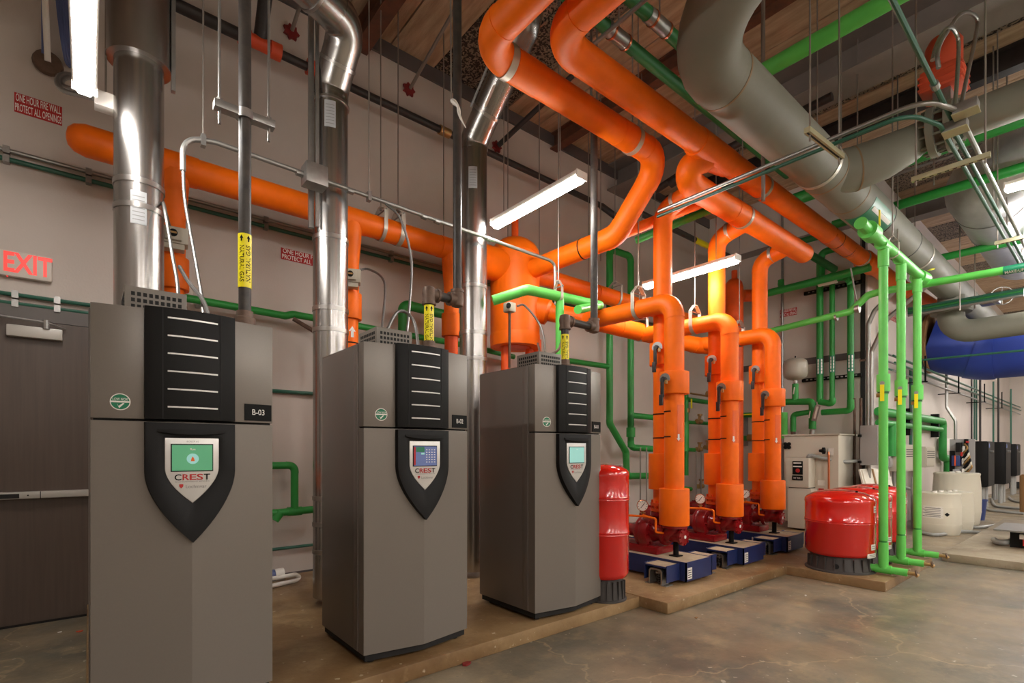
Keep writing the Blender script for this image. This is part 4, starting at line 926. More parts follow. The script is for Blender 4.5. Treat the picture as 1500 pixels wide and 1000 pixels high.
for k, (px, z0, Y_s) in enumerate(((650, 3.8, 5.1), (712, 3.75, 5.2), (862, 3.9, 5.2), (880, 4.0, 4.6), (940, 4.2, 4.0))):
    a = at(px, 300, Y=Y_s)
    solo('hanger_rod', MB().cyl((a.x, Y_s, z0), (a.x, Y_s, 6.28), .007, 8), 'rod', ('thin hanger rod behind the middle gas pipe', 'thin hanger rod left of the bright strip light', 'thin hanger rod right of the orange tank', 'thin hanger rod in front of the green wall loop', 'thin hanger rod left of the first pump pipe')[k], 'rod', 'hanger rods')

# ---------------------------------------------------------------- big grey pipe
RG = .228; YG, ZG = 2.06, 4.38
t = thing('grey_main_pipe', 'big grey insulated pipe with a large elbow sweeping across the ceiling', 'pipe', (5, YG, ZG))
run(t, [(3.36, .15, 5.45), (3.36, YG, ZG), (20.0, YG, ZG)], RG, .46, 'grey_pipe', 36, 1.01)
for x in (3.92, 6.05, 6.75): part('rust_seam', ring((x, YG, ZG), X_, RG*.995, .02, .004, 36), 'rust_seam', t)
part('seam', ring((7.75, YG, ZG), X_, RG*.995, .02, .004, 36), 'black_ink', t); part('seam', ring((9.0, YG, ZG), X_, RG*.995, .02, .004, 36), 'black_ink', t)
XV, ZV = 6.60, 4.63
wy = part('wye_branch', MB().tube([(6.15, YG, ZG), (6.32, 1.86, ZG+.04), (6.46, 1.64, ZG+.11), (6.55, 1.45, ZG+.19), (6.60, 1.34, ZV), (XV, 1.26, ZV)], [RG*.95, RG*.99, RG*.95, RG*.8, .155, .15], 32), 'grey_pipe', t)
part('rust_seam', ring((6.32, 1.86, ZG+.04), (.15, -.24, .06), RG*.985, .016, .004, 36), 'rust_seam', t)
part('flange', MB().cyl((XV, 1.28, ZV), (XV, 1.22, ZV), .24, 28), 'grey_pipe', t)
for k in range(12):
    a = k*PI/6; part('flange_bolt', MB().cyl((XV+math.cos(a)*.205, 1.33, ZV+math.sin(a)*.205), (XV+math.cos(a)*.205, 1.03, ZV+math.sin(a)*.205), .014, 6), 'grey_pipe', t)
part('valve_body', MB().cyl((XV, 1.22, ZV), (XV, 1.14, ZV), .17, 24), 'iron_fitting', t)
part('flange', MB().cyl((XV, 1.14, ZV), (XV, 1.08, ZV), .24, 28), 'grey_pipe', t)
part('pipe', MB().cyl((XV, 1.08, ZV), (XV, -3.5, ZV), .165, 28), 'grey_pipe', t)
t2 = thing('motor_valve', 'orange-red valve motor with looping leads above the grey flange', 'valve motor', (XV, 1.08, ZG+.5))
part('stem_bracket', MB().box(XV-.1, XV+.1, 1.1, 1.24, ZG+.35, ZG+.60), 'galv', t2)
part('motor_housing', MB().box(XV-.17, XV+.17, 1.0, 1.34, ZG+.60, ZG+.82), 'housing_orange', t2, .04); part('motor_dome', MB().lathe([(.15, 0), (.15, .28), (.12, .34), (.02, .36)], (XV, 1.17, ZG+.8), 20), 'housing_orange', t2)
for z in (.63, .69, .75): part('cooling_rib', MB().box(XV-.175, XV+.175, .995, 1.345, ZG+z, ZG+z+.015), 'housing_orange', t2)
hanger('light band on the big grey pipe before its side branch', (5.85, YG, ZG), X_, RG, w_=.05)
hanger('light band on the big grey pipe beyond its side branch', (9.7, YG, ZG), X_, RG, w_=.06)
t = thing('pipe_label', 'green flow label wrapped under the big grey pipe', 'label', (7.35, YG, ZG-RG))
def wrapx(x0, x1, a0, a1, r): return MB().loft([[Vector((x, YG+math.cos(a)*rr, ZG+math.sin(a)*rr)) for x, rr in ((x0, r-.006), (x1, r-.006), (x1, r), (x0, r))] for a in [a0+(a1-a0)*k/10 for k in range(11)]])
part('label_sheet', wrapx(6.98, 7.72, -PI*.92, -PI*.36, RG+.004), 'label_green', t)
part('label_stripe', wrapx(7.03, 7.67, -PI*.80, -PI*.74, RG+.006), 'label_white', t); part('label_stripe', wrapx(7.03, 7.67, -PI*.60, -PI*.53, RG+.006), 'label_white', t)
# valve and elbow at the far end of the grey pipe
t = thing('butterfly_valve_elbow', 'grey flanged valve and elbow below the far end of the grey pipe', 'valve', (12.2, YG, 3.5))
run(t, [(12.2, YG, ZG-.15), (12.2, YG, 3.56), (12.2, -3.0, 3.56)], RG*.86, .3, 'grey_pipe', 28, 1.02)
for z in (3.98, 4.12): part('flange', MB().cyl((12.2, YG, z-.06), (12.2, YG, z-.01), .30, 28), 'grey_pipe', t)
part('gear_box', MB().box(12.08, 12.32, 1.40, 1.66, 3.97, 4.13), 'galv', t, .03)
part('hand_wheel', wheel((12.02, 1.36, 4.05), (1, .3, 0), .15), 'galv', t)
part('shaft', MB().cyl((12.2, YG-.2, 4.05), (12.2, 1.5, 4.05), .03, 10), 'galv', t)
# blue duct
t = thing('blue_duct', 'huge dark blue insulated duct coming out of the right wall', 'duct', (14.3, 1.5, 2.9))
run(t, [(14.15, YR-.02, 3.74), (14.35, 1.9, 3.46), (14.4, -4.5, 3.42)], .57, .9, 'duct_blue', 36)
part('wall_collar', ring((14.15, YR-.06, 3.73), Y_, .56, .06, .08, 36), 'wood_brown', t)
# silver duct, upper right
t = thing('silver_duct', 'large silver round duct bending under the roof at upper right', 'duct', (9, .8, 4.7))
run(t, [(9.0, -4.0, 5.05), (9.0, 1.25, 5.05), (13.5, 1.25, 5.05)], .43, .62, 'galv_duct', 36, 1.015, 'duct_section', 'duct_elbow')
for x in (10.0, 11.2): part('seam', ring((x, 1.25, 5.05), X_, .428, .03, .008, 36), 'galv', t)
for y in (-.2, -1.2): part('seam', ring((9.0, y, 5.05), Y_, .428, .03, .008, 36), 'galv', t)
part('rating_plate', MB().obox((9.85, 1.08, 4.622), X_, Y_, (0, -.3, 1), .12, .05, .003), 'label_white', t)
part('hanger_strap', MB().box(10.6, 10.64, .81, .815, 5.05, 6.28).box(10.6, 10.64, 1.685, 1.69, 5.05, 6.28), 'galv', t)
# ---------------------------------------------------------------- green pipes overhead
t = thing('green_ceiling_pipe', 'light green pipe crossing the ceiling behind the big grey elbow', 'pipe', (5.2, 2, 5.25))
run(t, [(5.2, 2.75, 5.2), (5.2, -4, 5.2)], .075, .1, 'light_green', 18)
t = thing('green_ceiling_pipe', 'dark green ceiling pipe with copper cradle, left one of two', 'pipe', (3, 3.0, 5.25))
run(t, [(-.5, 2.98, 5.2), (7.4, 2.98, 5.2)], .058, .1, 'green_deep', 16)
def cradle(t, x, y):
    part('copper_cradle', MB().cyl((x-.02, y, 5.2), (x+.42, y, 5.2), .036, 12), 'copper', t)
    part('cradle_sleeve', MB().cyl((x+.02, y, 5.2), (x+.32, y, 5.2), .064, 16), 'galv', t)
    for q in (.1, .3):
        part('cradle_ring', ring((x+q, y, 5.2), X_, .06, .02, .01), 'copper', t)
    part('rod', MB().cyl((x+.2, y, 5.26), (x+.2, y, 6.28), .008, 6), 'rod', t)
cradle(t, 3.55, 2.98)
t = thing('green_ceiling_pipe', 'dark green ceiling pipe with steel saddle, right one of two', 'pipe', (3, 2.66, 5.25))
run(t, [(-.5, 2.66, 5.2), (7.2, 2.66, 5.2)], .058, .1, 'green_deep', 16); cradle(t, 3.72, 2.66)
t = thing('green_ceiling_pipe', 'green pipe with open end collar passing behind the grey side branch', 'pipe', (6.6, 1.5, 4.7))
a, b = at(1260, 198, X=7.9), at(1500, 165, X=7.9)
run(t, [(7.9, 3.1, 5.05), (7.9, -3, 5.05)], .085, .1, 'green', 16)
part('saddle', MB().cyl((7.9, 2.2, 5.05), (7.9, 1.9, 5.05), .095, 16), 'galv', t)
t = thing('green_ceiling_pipe', 'green pipe crossing behind the silver duct, upper one', 'pipe', (8.8, 0, 4.6))
a = at(1320, 310, X=8.4); run(t, [(8.4, 2.75, 4.71), (8.4, -3, 4.71)], .06, .1, 'green', 16)
t = thing('green_ceiling_pipe', 'green pipe crossing below the silver duct, lower one', 'pipe', (12, 0, 4.6))
a = at(1385, 376, X=11.0); run(t, [(11.0, a.y+.3, a.z), (11.0, -3, a.z)], .06, .1, 'green', 16)
t = thing('green_ceiling_pipe', 'green pipe slanting above the clevis of the first suction pipe', 'pipe', (4.4, 3.2, 4.2))
a, b = at(932, 352, Y=3.9), at(1045, 305, Y=3.0)
run(t, [a, b], .045, .1, 'green', 14)
t = thing('orange_branch_pipe', 'thin orange pipe slanting beside a green one under the manifold', 'pipe', (4.4, 3.2, 4.2))
a, b = at(900, 350, Y=3.7), at(1050, 290, Y=2.95)
run(t, [a+Vector((0, 0, .02)), b+Vector((0, 0, .02))], .06, .1, 'orange', 14)
# light green water branch above boiler B-01
t = thing('green_water_branch', 'light green pipe hung beside the orange tank with a drop to boiler B-01', 'pipe', (3.6, 4.2, 3))
p0, p1, p2 = at(722, 440, Y=4.15), at(772, 424, Y=3.95), at(878, 447, Y=3.95)
run(t, [p0, p1, p2], .052, .08, 'light_green', 16)
p3 = at(820, 436, Y=3.95); part('drop', MB().cyl((p3.x, 3.95, p3.z), (p3.x, 3.95, 1.95), .047, 16), 'light_green', t)
p4 = at(846, 456, Y=3.75); part('branch', MB().cyl((p2.x-.03, 3.95, p2.z-.01), (p4.x-.05, 3.7, p4.z), .045, 16), 'light_green', t)
part('end_cap', MB().lathe([(.052, 0), (.05, .02), (.03, .04), (.01, .045)], p2, 16, (p2-p1)), 'light_green', t)
hanger('clevis hanger carrying the light green pipe beside the orange tank', (p3.x-.02, 3.95, p3.z+.005), X_, .053, yoke=.12, w_=.035)
# green pipes on the back wall behind the pumps
t = thing('green_wall_loop', 'tall green pipe loop on the back wall left of the first pump pipes', 'pipe', (6.4, 5.3, 2))
YW = 5.35
def W(px, py, Y=YW): return at(px, py, Y=Y)
def E(px, py, X=9.98): return at(px, py, X=X)
a, b, c, d, e = W(897, 366), W(893, 615), W(917, 662), W(919, 692), W(955, 695)
xa = W(893, 500).x; xb = W(924, 500).x
run(t, [(xb, YW, W(924, 655).z), (xb, YW, W(930, 378).z), (xa, YW, W(897, 366).z), (xa, YW, W(893, 620).z), (W(917, 662).x, YW, W(917, 662).z), (W(918, 690).x, YW, W(918, 697).z), (W(960, 697).x+.3, YW, W(960, 697).z)], .055, .09, 'green', 16)
run(t, [(xb, YW, 2.0), (xb, YW, W(924, 655).z), (W(955, 658).x+.25, YW, W(955, 658).z)], .055, .09, 'green', 16)
run(t, [(xb, YW, W(924, 608).z), (W(960, 612).x+.3, YW, W(960, 612).z)], .05, .09, 'green', 16)
part('side_tee', MB().cyl((xa, YW, W(893, 537).z), (xa-1.6, YW, W(893, 533).z-.06), .042, 14), 'green', t)
part('valve_cover', MB().cyl((xb, YW, W(924, 626).z), (xb, YW, W(924, 640).z), .075, 16), 'green', t)
for px in (931, 940): part('support_rod', MB().cyl((W(px, 700).x, YW-.1, .1), (W(px, 700).x, YW-.1, W(px, 655).z), .012, 8), 'rod', t)
t = thing('valve_manifold', 'green pipes with brass valves on the wall between the first two pump pipes', 'pipe', (7.5, 5.2, 1))
def H(px0, py0, px1, py1, r=.045, Y=YW, m='green'): part('pipe', MB().cyl(W(px0, py0, Y), W(px1, py1, Y), r, 14), m, t)
H(1002, 584, 1036, 589); H(1005, 578, 1005, 696); H(1005, 618, 1036, 620, .035); H(1000, 658, 1020, 659, .04); H(995, 678, 995, 720, .05, 5.2, 'light_green'); H(990, 714, 1012, 716, .04)
part('riser', MB().cyl(W(1003, 618, 5.2), W(1003, 660, 5.2), .075, 14), 'green', t)
for (px, py) in ((1024, 617), (1024, 658), (1026, 712), (1036, 655)):
    c_ = W(px, py, YW-.05); part('brass_valve', MB().lathe([(.02, -.09), (.045, -.085), (.045, -.05), (.03, -.04), (.055, 0), (.03, .04), (.045, .05), (.045, .085), (.02, .09)], c_, 12, X_), 'brass', t)
    part('valve_bonnet', MB().cyl(c_, c_+Vector((0, -.02, .12)), .028, 10).cyl(c_+Vector((0, -.02, .11)), c_+Vector((0, -.02, .14)), .05, 12), 'brass', t)
part('relief_valve', MB().cyl(W(1012, 576, YW), W(1036, 580, YW), .018, 8).lathe([(.05, -.01), (.06, -.01), (.06, .01), (.05, .01)], W(1036, 577, YW), 14, (1, -.6, 0)), 'brass', t)
for px in (1013, 1020): part('support_rod', MB().cyl((W(px, 700).x, YW-.1, .1), (W(px, 700).x, YW-.1, W(px, 660).z), .012, 8), 'rod', t)
part('yellow_handle', MB().obox(W(1013, 591, YW-.08), (0, 0, 1), X_, Y_, .09, .015, .008), 'yellow', t)
part('brass_union', MB().cyl(W(1006, 598), W(1006, 604), .06, 12), 'brass', t)
t = thing('valve_manifold', 'short green pipes with valves seen between the last two pump pipes', 'pipe', (8.5, 5.0, 1.5))
part('pipe', MB().cyl(E(1070, 609, 9.9), E(1112, 607, 9.9), .05, 14), 'green', t); part('pipe', MB().cyl(E(1066, 640, 9.9), E(1100, 642, 9.9), .05, 14), 'green', t); part('pipe', MB().cyl(E(1146, 604, 9.6), E(1146, 642, 9.6), .085, 14), 'light_green', t); part('wall_plate', MB().box(9.9, XE, E(1085, 608, 9.9).y-.03, E(1085, 608, 9.9).y+.03, 1.5, 2.1), 'galv', t)
part('brass_union', MB().cyl(E(1096, 641, 9.9), E(1104, 641, 9.9), .07, 12), 'brass', t); part('yellow_handle', MB().obox(E(1092, 607, 9.82), Y_, X_, (0, 0, 1), .13, .012, .012), 'yellow', t)
t = thing('distant_separator', 'dark orange vertical pipe with a domed top in the far corner', 'pipe', (8.4, 5.0, 2.2))
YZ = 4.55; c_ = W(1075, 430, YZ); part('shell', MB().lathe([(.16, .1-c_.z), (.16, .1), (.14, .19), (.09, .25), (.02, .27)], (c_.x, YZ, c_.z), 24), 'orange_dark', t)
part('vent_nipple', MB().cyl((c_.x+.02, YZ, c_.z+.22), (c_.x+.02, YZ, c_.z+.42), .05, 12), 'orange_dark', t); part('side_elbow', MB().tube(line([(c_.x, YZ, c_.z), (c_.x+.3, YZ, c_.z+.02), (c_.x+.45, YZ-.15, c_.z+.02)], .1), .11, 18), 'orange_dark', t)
# sprinkler pipe with yellow tag near the corner
t = thing('gas_main', 'dark overhead pipe with yellow label seen past the first pump riser', 'pipe', (7.5, 4.6, 4.9))
a, b = at(985, 335, Y=5.2), at(1022, 350, Y=5.2)
part('pipe', MB().cyl(a-Vector((1.2, 0, 0)), a+Vector((2.2, 0, 0)), .05, 14), 'gas_pipe', t)
part('pipe_label', MB().cyl((b.x-.1, 5.2, a.z), (b.x+.35, 5.2, a.z), .054, 14), 'yellow', t)

# ---------------------------------------------------------------- end wall: green risers, heater, small tank
t = thing('green_risers', 'three green risers strapped to the end wall above the beige heater', 'pipe', (9.95, 3.3, 2.4))
XW = 9.98
spec = ((1201, 500, .055), (1219, 540, .042), (1246, 610, .05))
for k, (px, yb, r) in enumerate(spec):
    c_ = E(px, 500); z0 = E(px, (588, 588, 600)[k]).z; z1 = E(px, (384, 400, 398)[k]).z
    part('riser', MB().cyl((XW, c_.y, z0), (XW, c_.y, z1), r, 16), 'green', t)
    zl0, zl1 = E(px, (549, 546, 545)[k]).z, E(px, (525, 521, 519)[k]).z
    lb = part('riser_label', MB().cyl((XW, c_.y, zl0), (XW, c_.y, zl1), r+.003, 16), 'label_green', t)
    for da in (-.45, .5):
        wz = zl1-zl0; aa = face_ang(XW, c_.y)+da
        for j in range(5):
            za_, zb_ = zl0+wz*(.06+.18*j), zl0+wz*(.06+.18*j+(.11 if j == 0 and k else .155))
            part('label_text', MB().loft([[Vector((XW+math.cos(a)*rr, c_.y+math.sin(a)*rr, zz)) for rr, zz in ((r, za_), (r+.005, za_), (r+.005, zb_), (r, zb_))] for a in (aa-.2, aa, aa+.2)]), 'white_ink', lb)
for k, (pa, pb) in enumerate((((1178, 430), (1264, 412)), ((1175, 558), (1262, 548)))):
    a, b = E(*pa, X=10.08), E(*pb, X=10.08); st = part('strut_channel', MB().box(10.06, 10.12, min(a.y, b.y), max(a.y, b.y), (a.z+b.z)/2-.03, (a.z+b.z)/2+.03), 'black_ink', t)
    nn = 12
    for j in range(nn):
        y = min(a.y, b.y)+.06+j*(abs(a.y-b.y)-.1)/nn; part('strut_slot', MB().box(10.055, 10.062, y, y+.035, (a.z+b.z)/2-.01, (a.z+b.z)/2+.012), 'galv', st)
a, b = E(1201, 392, 9.7), E(1262, 400, 9.7)
t = thing('green_crossover', 'green pipes crossing in front of the risers high on the end wall', 'pipe', (9.5, 3.3, 4.4))
def EP(pts, X, r, m='green', R=.1): run(t, [at(px, py, X=X) for px, py in pts], r, R, m, 16)
EP([(1118, 431), (1190, 413), (1275, 391)], 9.2, .062, 'green'); EP([(1144, 410), (1144, 424), (1205, 412), (1240, 405), (1246, 414)], 9.5, .05, 'green')
EP([(1203, 408), (1203, 370), (1230, 362)], 9.6, .055, 'green', .08); EP([(1160, 357), (1215, 342)], 9.6, .055, 'green_deep')
run(t, [at(1175, 366, X=8.7), at(1222, 394, X=9.8)], .06, .1, 'green_deep', 16)
part('label_strip', MB().cyl(at(1199, 415.5, X=9.47), at(1226, 409.5, X=9.47), .054, 14), 'label_white', t)
t = thing('make_up_pipe', 'light green make-up water pipe crossing in front of the end wall', 'pipe', (8, 2, 3.4))
XM = 8.0
run(t, [at(1120, 487, X=XM), at(1246, 456, X=XM), at(1272, 432, X=XM), at(1290, 427, X=XM), at(1500, 391, X=XM), (XM, -2.5, at(1500, 391, X=XM).z)], .045, .06, 'light_green', 16)
a, b = at(1470, 396.5, X=XM), at(1530, 386, X=XM); lb = part('pipe_label', MB().cyl(a, b, .049, 16), 'label_green', t)
n_ = Vector((-.72, 0, -.69)); lettering(lb, 'MAKE-UP WATER', (a+b)/2+n_*.051+Vector((0, .0, 0)), (b-a), Vector((-.69, 0, .72)), .05, 'white_ink', width=(b-a).length*.92, bold=.015)
h = at(1256, 452, X=XM); part('hanger_ring', ring(h, (0, 1, 0), .045, .05, .012), 'galv', t); part('hanger_rod', MB().cyl(h+Vector((0, 0, .04)), at(1246, 392, X=XM+.02), .010, 8), 'rod', t)
a = at(1225, 464.5, X=XM); part('hanger_ring', ring(a, (0, 1, -.1), .045, .025, .008), 'galv', t)
# heater
t = thing('water_heater', 'beige water heater cabinet against the end wall', 'heater', (9.5, 3.3, .1))
hy0, hy1 = 2.93, 3.76
part('cabinet', MB().box(9.2, 10.0, hy0, hy1, .20, 1.66), 'heater', t, .012); part('lid', MB().box(9.17, 10.02, hy0-.02, hy1+.02, 1.655, 1.675), 'heater', t)
part('base', MB().box(9.25, 9.95, hy0+.05, hy1-.05, .10, .205), 'plinth_black', t)
cb = part('control_cabinet', MB().box(8.93, 9.2, 3.27, 3.62, .80, 1.28), 'heater', t, .006)
part('lower_cabinet', MB().box(8.95, 9.2, 3.24, 3.60, .13, .785), 'heater', t, .006)
part('cabinet_gap', MB().box(8.97, 9.2, 3.27, 3.59, .784, .802), 'shadow_gap', t)
def onface(nm, px0, py0, px1, py1, m, X=8.925, th=.006, pr=None):
    a, b = at(px0, py0, X=X), at(px1, py1, X=X); return part(nm, MB().box(X-th, X, min(a.y, b.y), max(a.y, b.y), min(a.z, b.z), max(a.z, b.z)), m, pr or cb)
onface('display_panel', 1161, 675, 1176, 695, 'black_ink'); onface('name_plate', 1160.5, 696, 1176, 703.5, 'black_ink'); onface('display_stripe', 1162, 682, 1175, 684, 'label_white', th=.008)
q = at(1168.5, 689, X=8.92); part('emblem', MB().lathe([(.035, 0), (.03, .006), (.01, .008)], q, 16, (-1, 0, 0)), 'red_ink', cb)
q = at(1168.5, 700, X=8.914); lettering(cb, 'HW TANK 1', q-Vector((.006, 0, 0)), (0, -1, 0), (0, 0, 1), .045, 'white_ink', width=.12)
onface('display_text', 1162.5, 677, 1174, 678.8, 'label_white', th=.008)
q = at(1153.5, 652.5, X=9.19); fan = part('four_lobe_knob', MB().cyl(q, q+Vector((.02, 0, 0)), .03, 12), 'black_ink', t)
for k in range(4):
    a = PI/4+k*PI/2; part('knob_lobe', MB().lathe([(.01, -.012), (.032, -.008), (.032, .008), (.01, .012)], q+Vector((-.01, math.cos(a)*.04, math.sin(a)*.04)), 12, X_), 'black_ink', fan)
q = at(1208, 660, X=9.12); v_ = part('round_cap', MB().lathe([(.02, 0), (.055, 0), (.055, .03), (.03, .04), (.02, .08)], q, 18, (-.6, .8, 0)), 'black_ink', t)
part('copper_drain', MB().tube(line([q+Vector((.02, -.05, -.02)), q+Vector((0, -.06, -.08)), (q.x, q.y-.06, .30)], .03), .016, 10), 'copper', t)
onface('warning_label', 1198, 703, 1208, 711, 'label_white', X=9.195, pr=t); onface('warning_label', 1199, 715, 1207, 723, 'red_ink', X=9.195, pr=t); onface('caution_text', 1213, 656, 1221, 667, 'label_white', X=9.195, pr=t)
t = thing('flexible_conduit', 'thick grey flexible conduit from the heater to the grey panel box', 'conduit', (9.1, 3.0, 1.25))
part('conduit', MB().tube(spline([at(1183, 670, X=9.1), at(1188, 667, X=9.08), at(1215, 673, X=9.2), at(1240, 676, X=9.5), at(1264, 674, X=9.7)], 8), .028, 12), 'pvc_grey', t)
part('connector', MB().cyl(at(1184, 669, X=9.08), at(1191, 667, X=9.09), .036, 10), 'galv', t)
# pipework on top of the heater
t = thing('heater_piping', 'green pipes with gauge rising from the heater lid', 'pipe', (9.5, 3.4, 1.7))
XP = 9.35
def G(pts, r, R=.06, m='green'): run(t, [at(px, py, X=XP) for px, py in pts], r, R, m, 16)
G([(1190, 628), (1190, 588), (1144, 588.5)], .055); G([(1162, 632), (1162, 607), (1188, 603)], .045); G([(1200, 588), (1222, 592), (1219, 585)], .05, .04); G([(1204, 604), (1246, 601), (1246, 585)], .05)
G([(1165, 590), (1165, 562)], .05)
part('union', MB().cyl(at(1189, 637, X=XP), at(1190, 629, X=XP), .04, 12), 'galv', t); part('thermometer', MB().obox(at(1195, 605, X=XP-.1), (0, -.25, 1), (0, 1, .25), X_, .13, .035, .012), 'galv', t)
part('thermometer_face', MB().obox(at(1195.3, 604, X=XP-.115), (0, -.25, 1), (0, 1, .25), X_, .10, .014, .004), 'label_white', t)
for (px, py) in ((1186, 607), (1163, 572)): part('white_tag', MB().obox(at(px, py, X=XP-.06), (0, -.15, 1), (0, 1, .1), X_, .06, .008, .004), 'label_white', t)
part('dark_fitting', MB().cyl(at(1160, 634, X=XP), at(1164, 634, X=XP), .05, 12), 'iron_fitting', t)
t = thing('small_expansion_tank', 'small beige round tank on a green stub above the heater', 'tank', tuple(at(1165, 557, X=XP)))
q = at(1165, 557, X=XP); part('vessel', MB().lathe([(.03, 0), (.12, .02), (.175, .06), (.19, .12), (.19, .27), (.175, .33), (.12, .37), (.03, .385)], q, 28), 'tank_beige', t, sharp=60)
part('seam_ring', ring(q+Vector((0, 0, .2)), (0, 0, 1), .189, .012, .003, 28), 'tank_beige', t); part('air_valve', MB().cyl(q+Vector((0, 0, .38)), q+Vector((0, 0, .42)), .012, 8), 'black_ink', t); part('connector', MB().cyl(q-Vector((0, 0, .05)), q+Vector((0, 0, .02)), .035, 12), 'galv', t)
# grey panel box on posts at the corner
t = thing('electrical_panel', 'grey electrical panel box on struts at the wall corner', 'electrical box', (9.7, 2.6, 1.1))
a, b = at(1262, 623, X=9.55), at(1262, 681, X=9.55); bx = part('box', MB().box(9.55, 9.85, a.y-.22, a.y+.02, b.z, a.z), 'panel_grey', t, .006)
part('door', MB().box(9.57, 9.83, a.y-.228, a.y-.218, b.z+.015, a.z-.015), 'panel_grey', t, .003); part('label_sticker', MB().box(9.70, 9.80, a.y-.231, a.y-.227, 1.42, 1.62), 'label_white', t)
part('strut_post', MB().box(9.62, 9.66, a.y-.02, a.y+.02, .1, 1.28), 'black_ink', t); part('strut_post', MB().box(9.86, 9.90, a.y-.02, a.y+.02, .1, 1.75), 'black_ink', t)
part('cross_bar', MB().box(9.5, 9.9, a.y+.0, a.y+.04, 1.62, 1.66).box(9.5, 9.9, a.y+.0, a.y+.04, 1.2, 1.24), 'black_ink', t)
part('riser_conduit', MB().tube(line([(9.75, a.y-.08, a.z), (9.75, a.y-.08, 3.0), (9.75, a.y-.3, 3.5), (9.75, a.y-.8, 3.9)], .15), .035, 12), 'conduit', t)
for px in (1252, 1261):
    q = at(px, 640, X=9.9); solo('copper_riser', MB().cyl((9.9, q.y, .1), (9.9, q.y, at(px, 583, X=9.9).z), .022, 10), 'iron_fitting', ('left', 'right')[px > 1255]+' of two dull copper pipes beside the grey panel box', 'pipe', 'copper pipes at the corner')
# light green trio
t = thing('green_drain_header', 'light green header pipe with valves feeding three floor drops', 'pipe', (6.2, 1.66, 3.5))
GX = (6.42, 7.08, 7.78); YD, ZD = 1.63, 3.53
run(t, [(5.9, YD, ZD+.05), (8.0, YD-.02, ZD)], .052, .1, 'light_green', 20)
part('end_stub', MB().cyl((5.72, YD, ZD+.055), (5.95, YD, ZD+.05), .05, 18), 'light_green', t); part('end_collar', MB().cyl((5.9, YD, ZD+.05), (6.08, YD, ZD+.046), .085, 18), 'light_green', t); part('cap', MB().cyl((5.70, YD, ZD+.056), (5.73, YD, ZD+.055), .056, 18), 'light_green', t)
part('yellow_handle', MB().obox((6.1, YD-.05, ZD+.2), (0, 0, 1), X_, Y_, .08, .01, .006), 'yellow', t); part('handle_stem', MB().cyl((6.05, YD, ZD+.08), (6.1, YD-.05, ZD+.13), .01, 8), 'brass', t)
part('yellow_handle', MB().obox((7.95, YD-.1, ZD+.09), (1, .5, .2), (-.5, 1, 0), (0, 0, 1), .06, .02, .006), 'yellow', t); part('end_valve', MB().cyl((7.8, YD, ZD), (8.0, YD-.02, ZD), .085, 16), 'light_green', t)
for x in GX: part('tee', MB().cyl((x, YD, ZD-.02), (x, YD, ZD-.20), .05, 18).cyl((x-.09, YD, ZD+.02), (x+.09, YD, ZD+.02), .058, 18), 'light_green', t)
hanger('clevis hanger on the light green header above the three drops', (6.75, YD, ZD+.03), X_, .054, yoke=.12, w_=.03)
gl = ('first light green drop pipe, in front of the nearest squat red tank', 'second light green drop pipe, between the other two', 'third light green drop pipe, furthest from the pumps')
for i, x in enumerate(GX):
    t = thing('green_floor_drop', gl[i], 'pipe', (x, YD, PADZ), 'light green floor drops')
    part('pipe', MB().cyl((x, YD, .46), (x, YD, ZD-.19), .042, 18), 'light_green', t)
    part('pipe', MB().cyl((x, YD, .17), (x, YD, .44), .045, 18), 'light_green', t)
    part('joint', MB().cyl((x, YD, .43), (x, YD, .47), .037, 18), 'green', t)
    zv = 2.02
    part('valve_collar', MB().cyl((x, YD, zv), (x, YD, zv+.18), .060, 18), 'light_green', t); part('valve_gap', ring((x, YD, zv-.012), (0, 0, 1), .038, .02, .012), 'green_deep', t)
    n_ = Vector((math.cos(face_ang(x, YD)), math.sin(face_ang(x, YD)), 0)); u_ = Vector((-n_.y, n_.x, 0)); q = Vector((x, YD, zv+.08))+n_*.060-u_*.01
    vv = part('valve_bonnet', MB().cyl(q, q+n_*.04, .022, 10), 'galv', t); part('yellow_handle', MB().obox(q+n_*.035+Vector((0, 0, -.10)), u_, (0, 0, 1), n_, .018, .085, .006), 'yellow', t); part('drain_cock', MB().cyl(q+Vector((0, 0, -.12))-u_*.05, q+Vector((0, 0, -.12))-u_*.02, .022, 10), 'brass', t)
    part('floor_tee', MB().cyl((x-.02, YD+.22, .165), (x+.03, YD-.20, .150), .038, 16), 'light_green', t); part('tee_collar', MB().cyl((x, YD+.07, .160), (x+.01, YD-.07, .156), .046, 16), 'light_green', t)
    hb = part('hose_bib', MB().tube([(x+.03, YD-.20, .15), (x+.035, YD-.26, .15), (x+.04, YD-.285, .13)], .020, 10), 'brass', t); part('hose_wheel', MB().lathe([(.012, -.006), (.03, -.006), (.03, .006), (.012, .006)], (x+.04, YD-.272, .158), 12, (0, -1, .3)), 'iron_fitting', t)
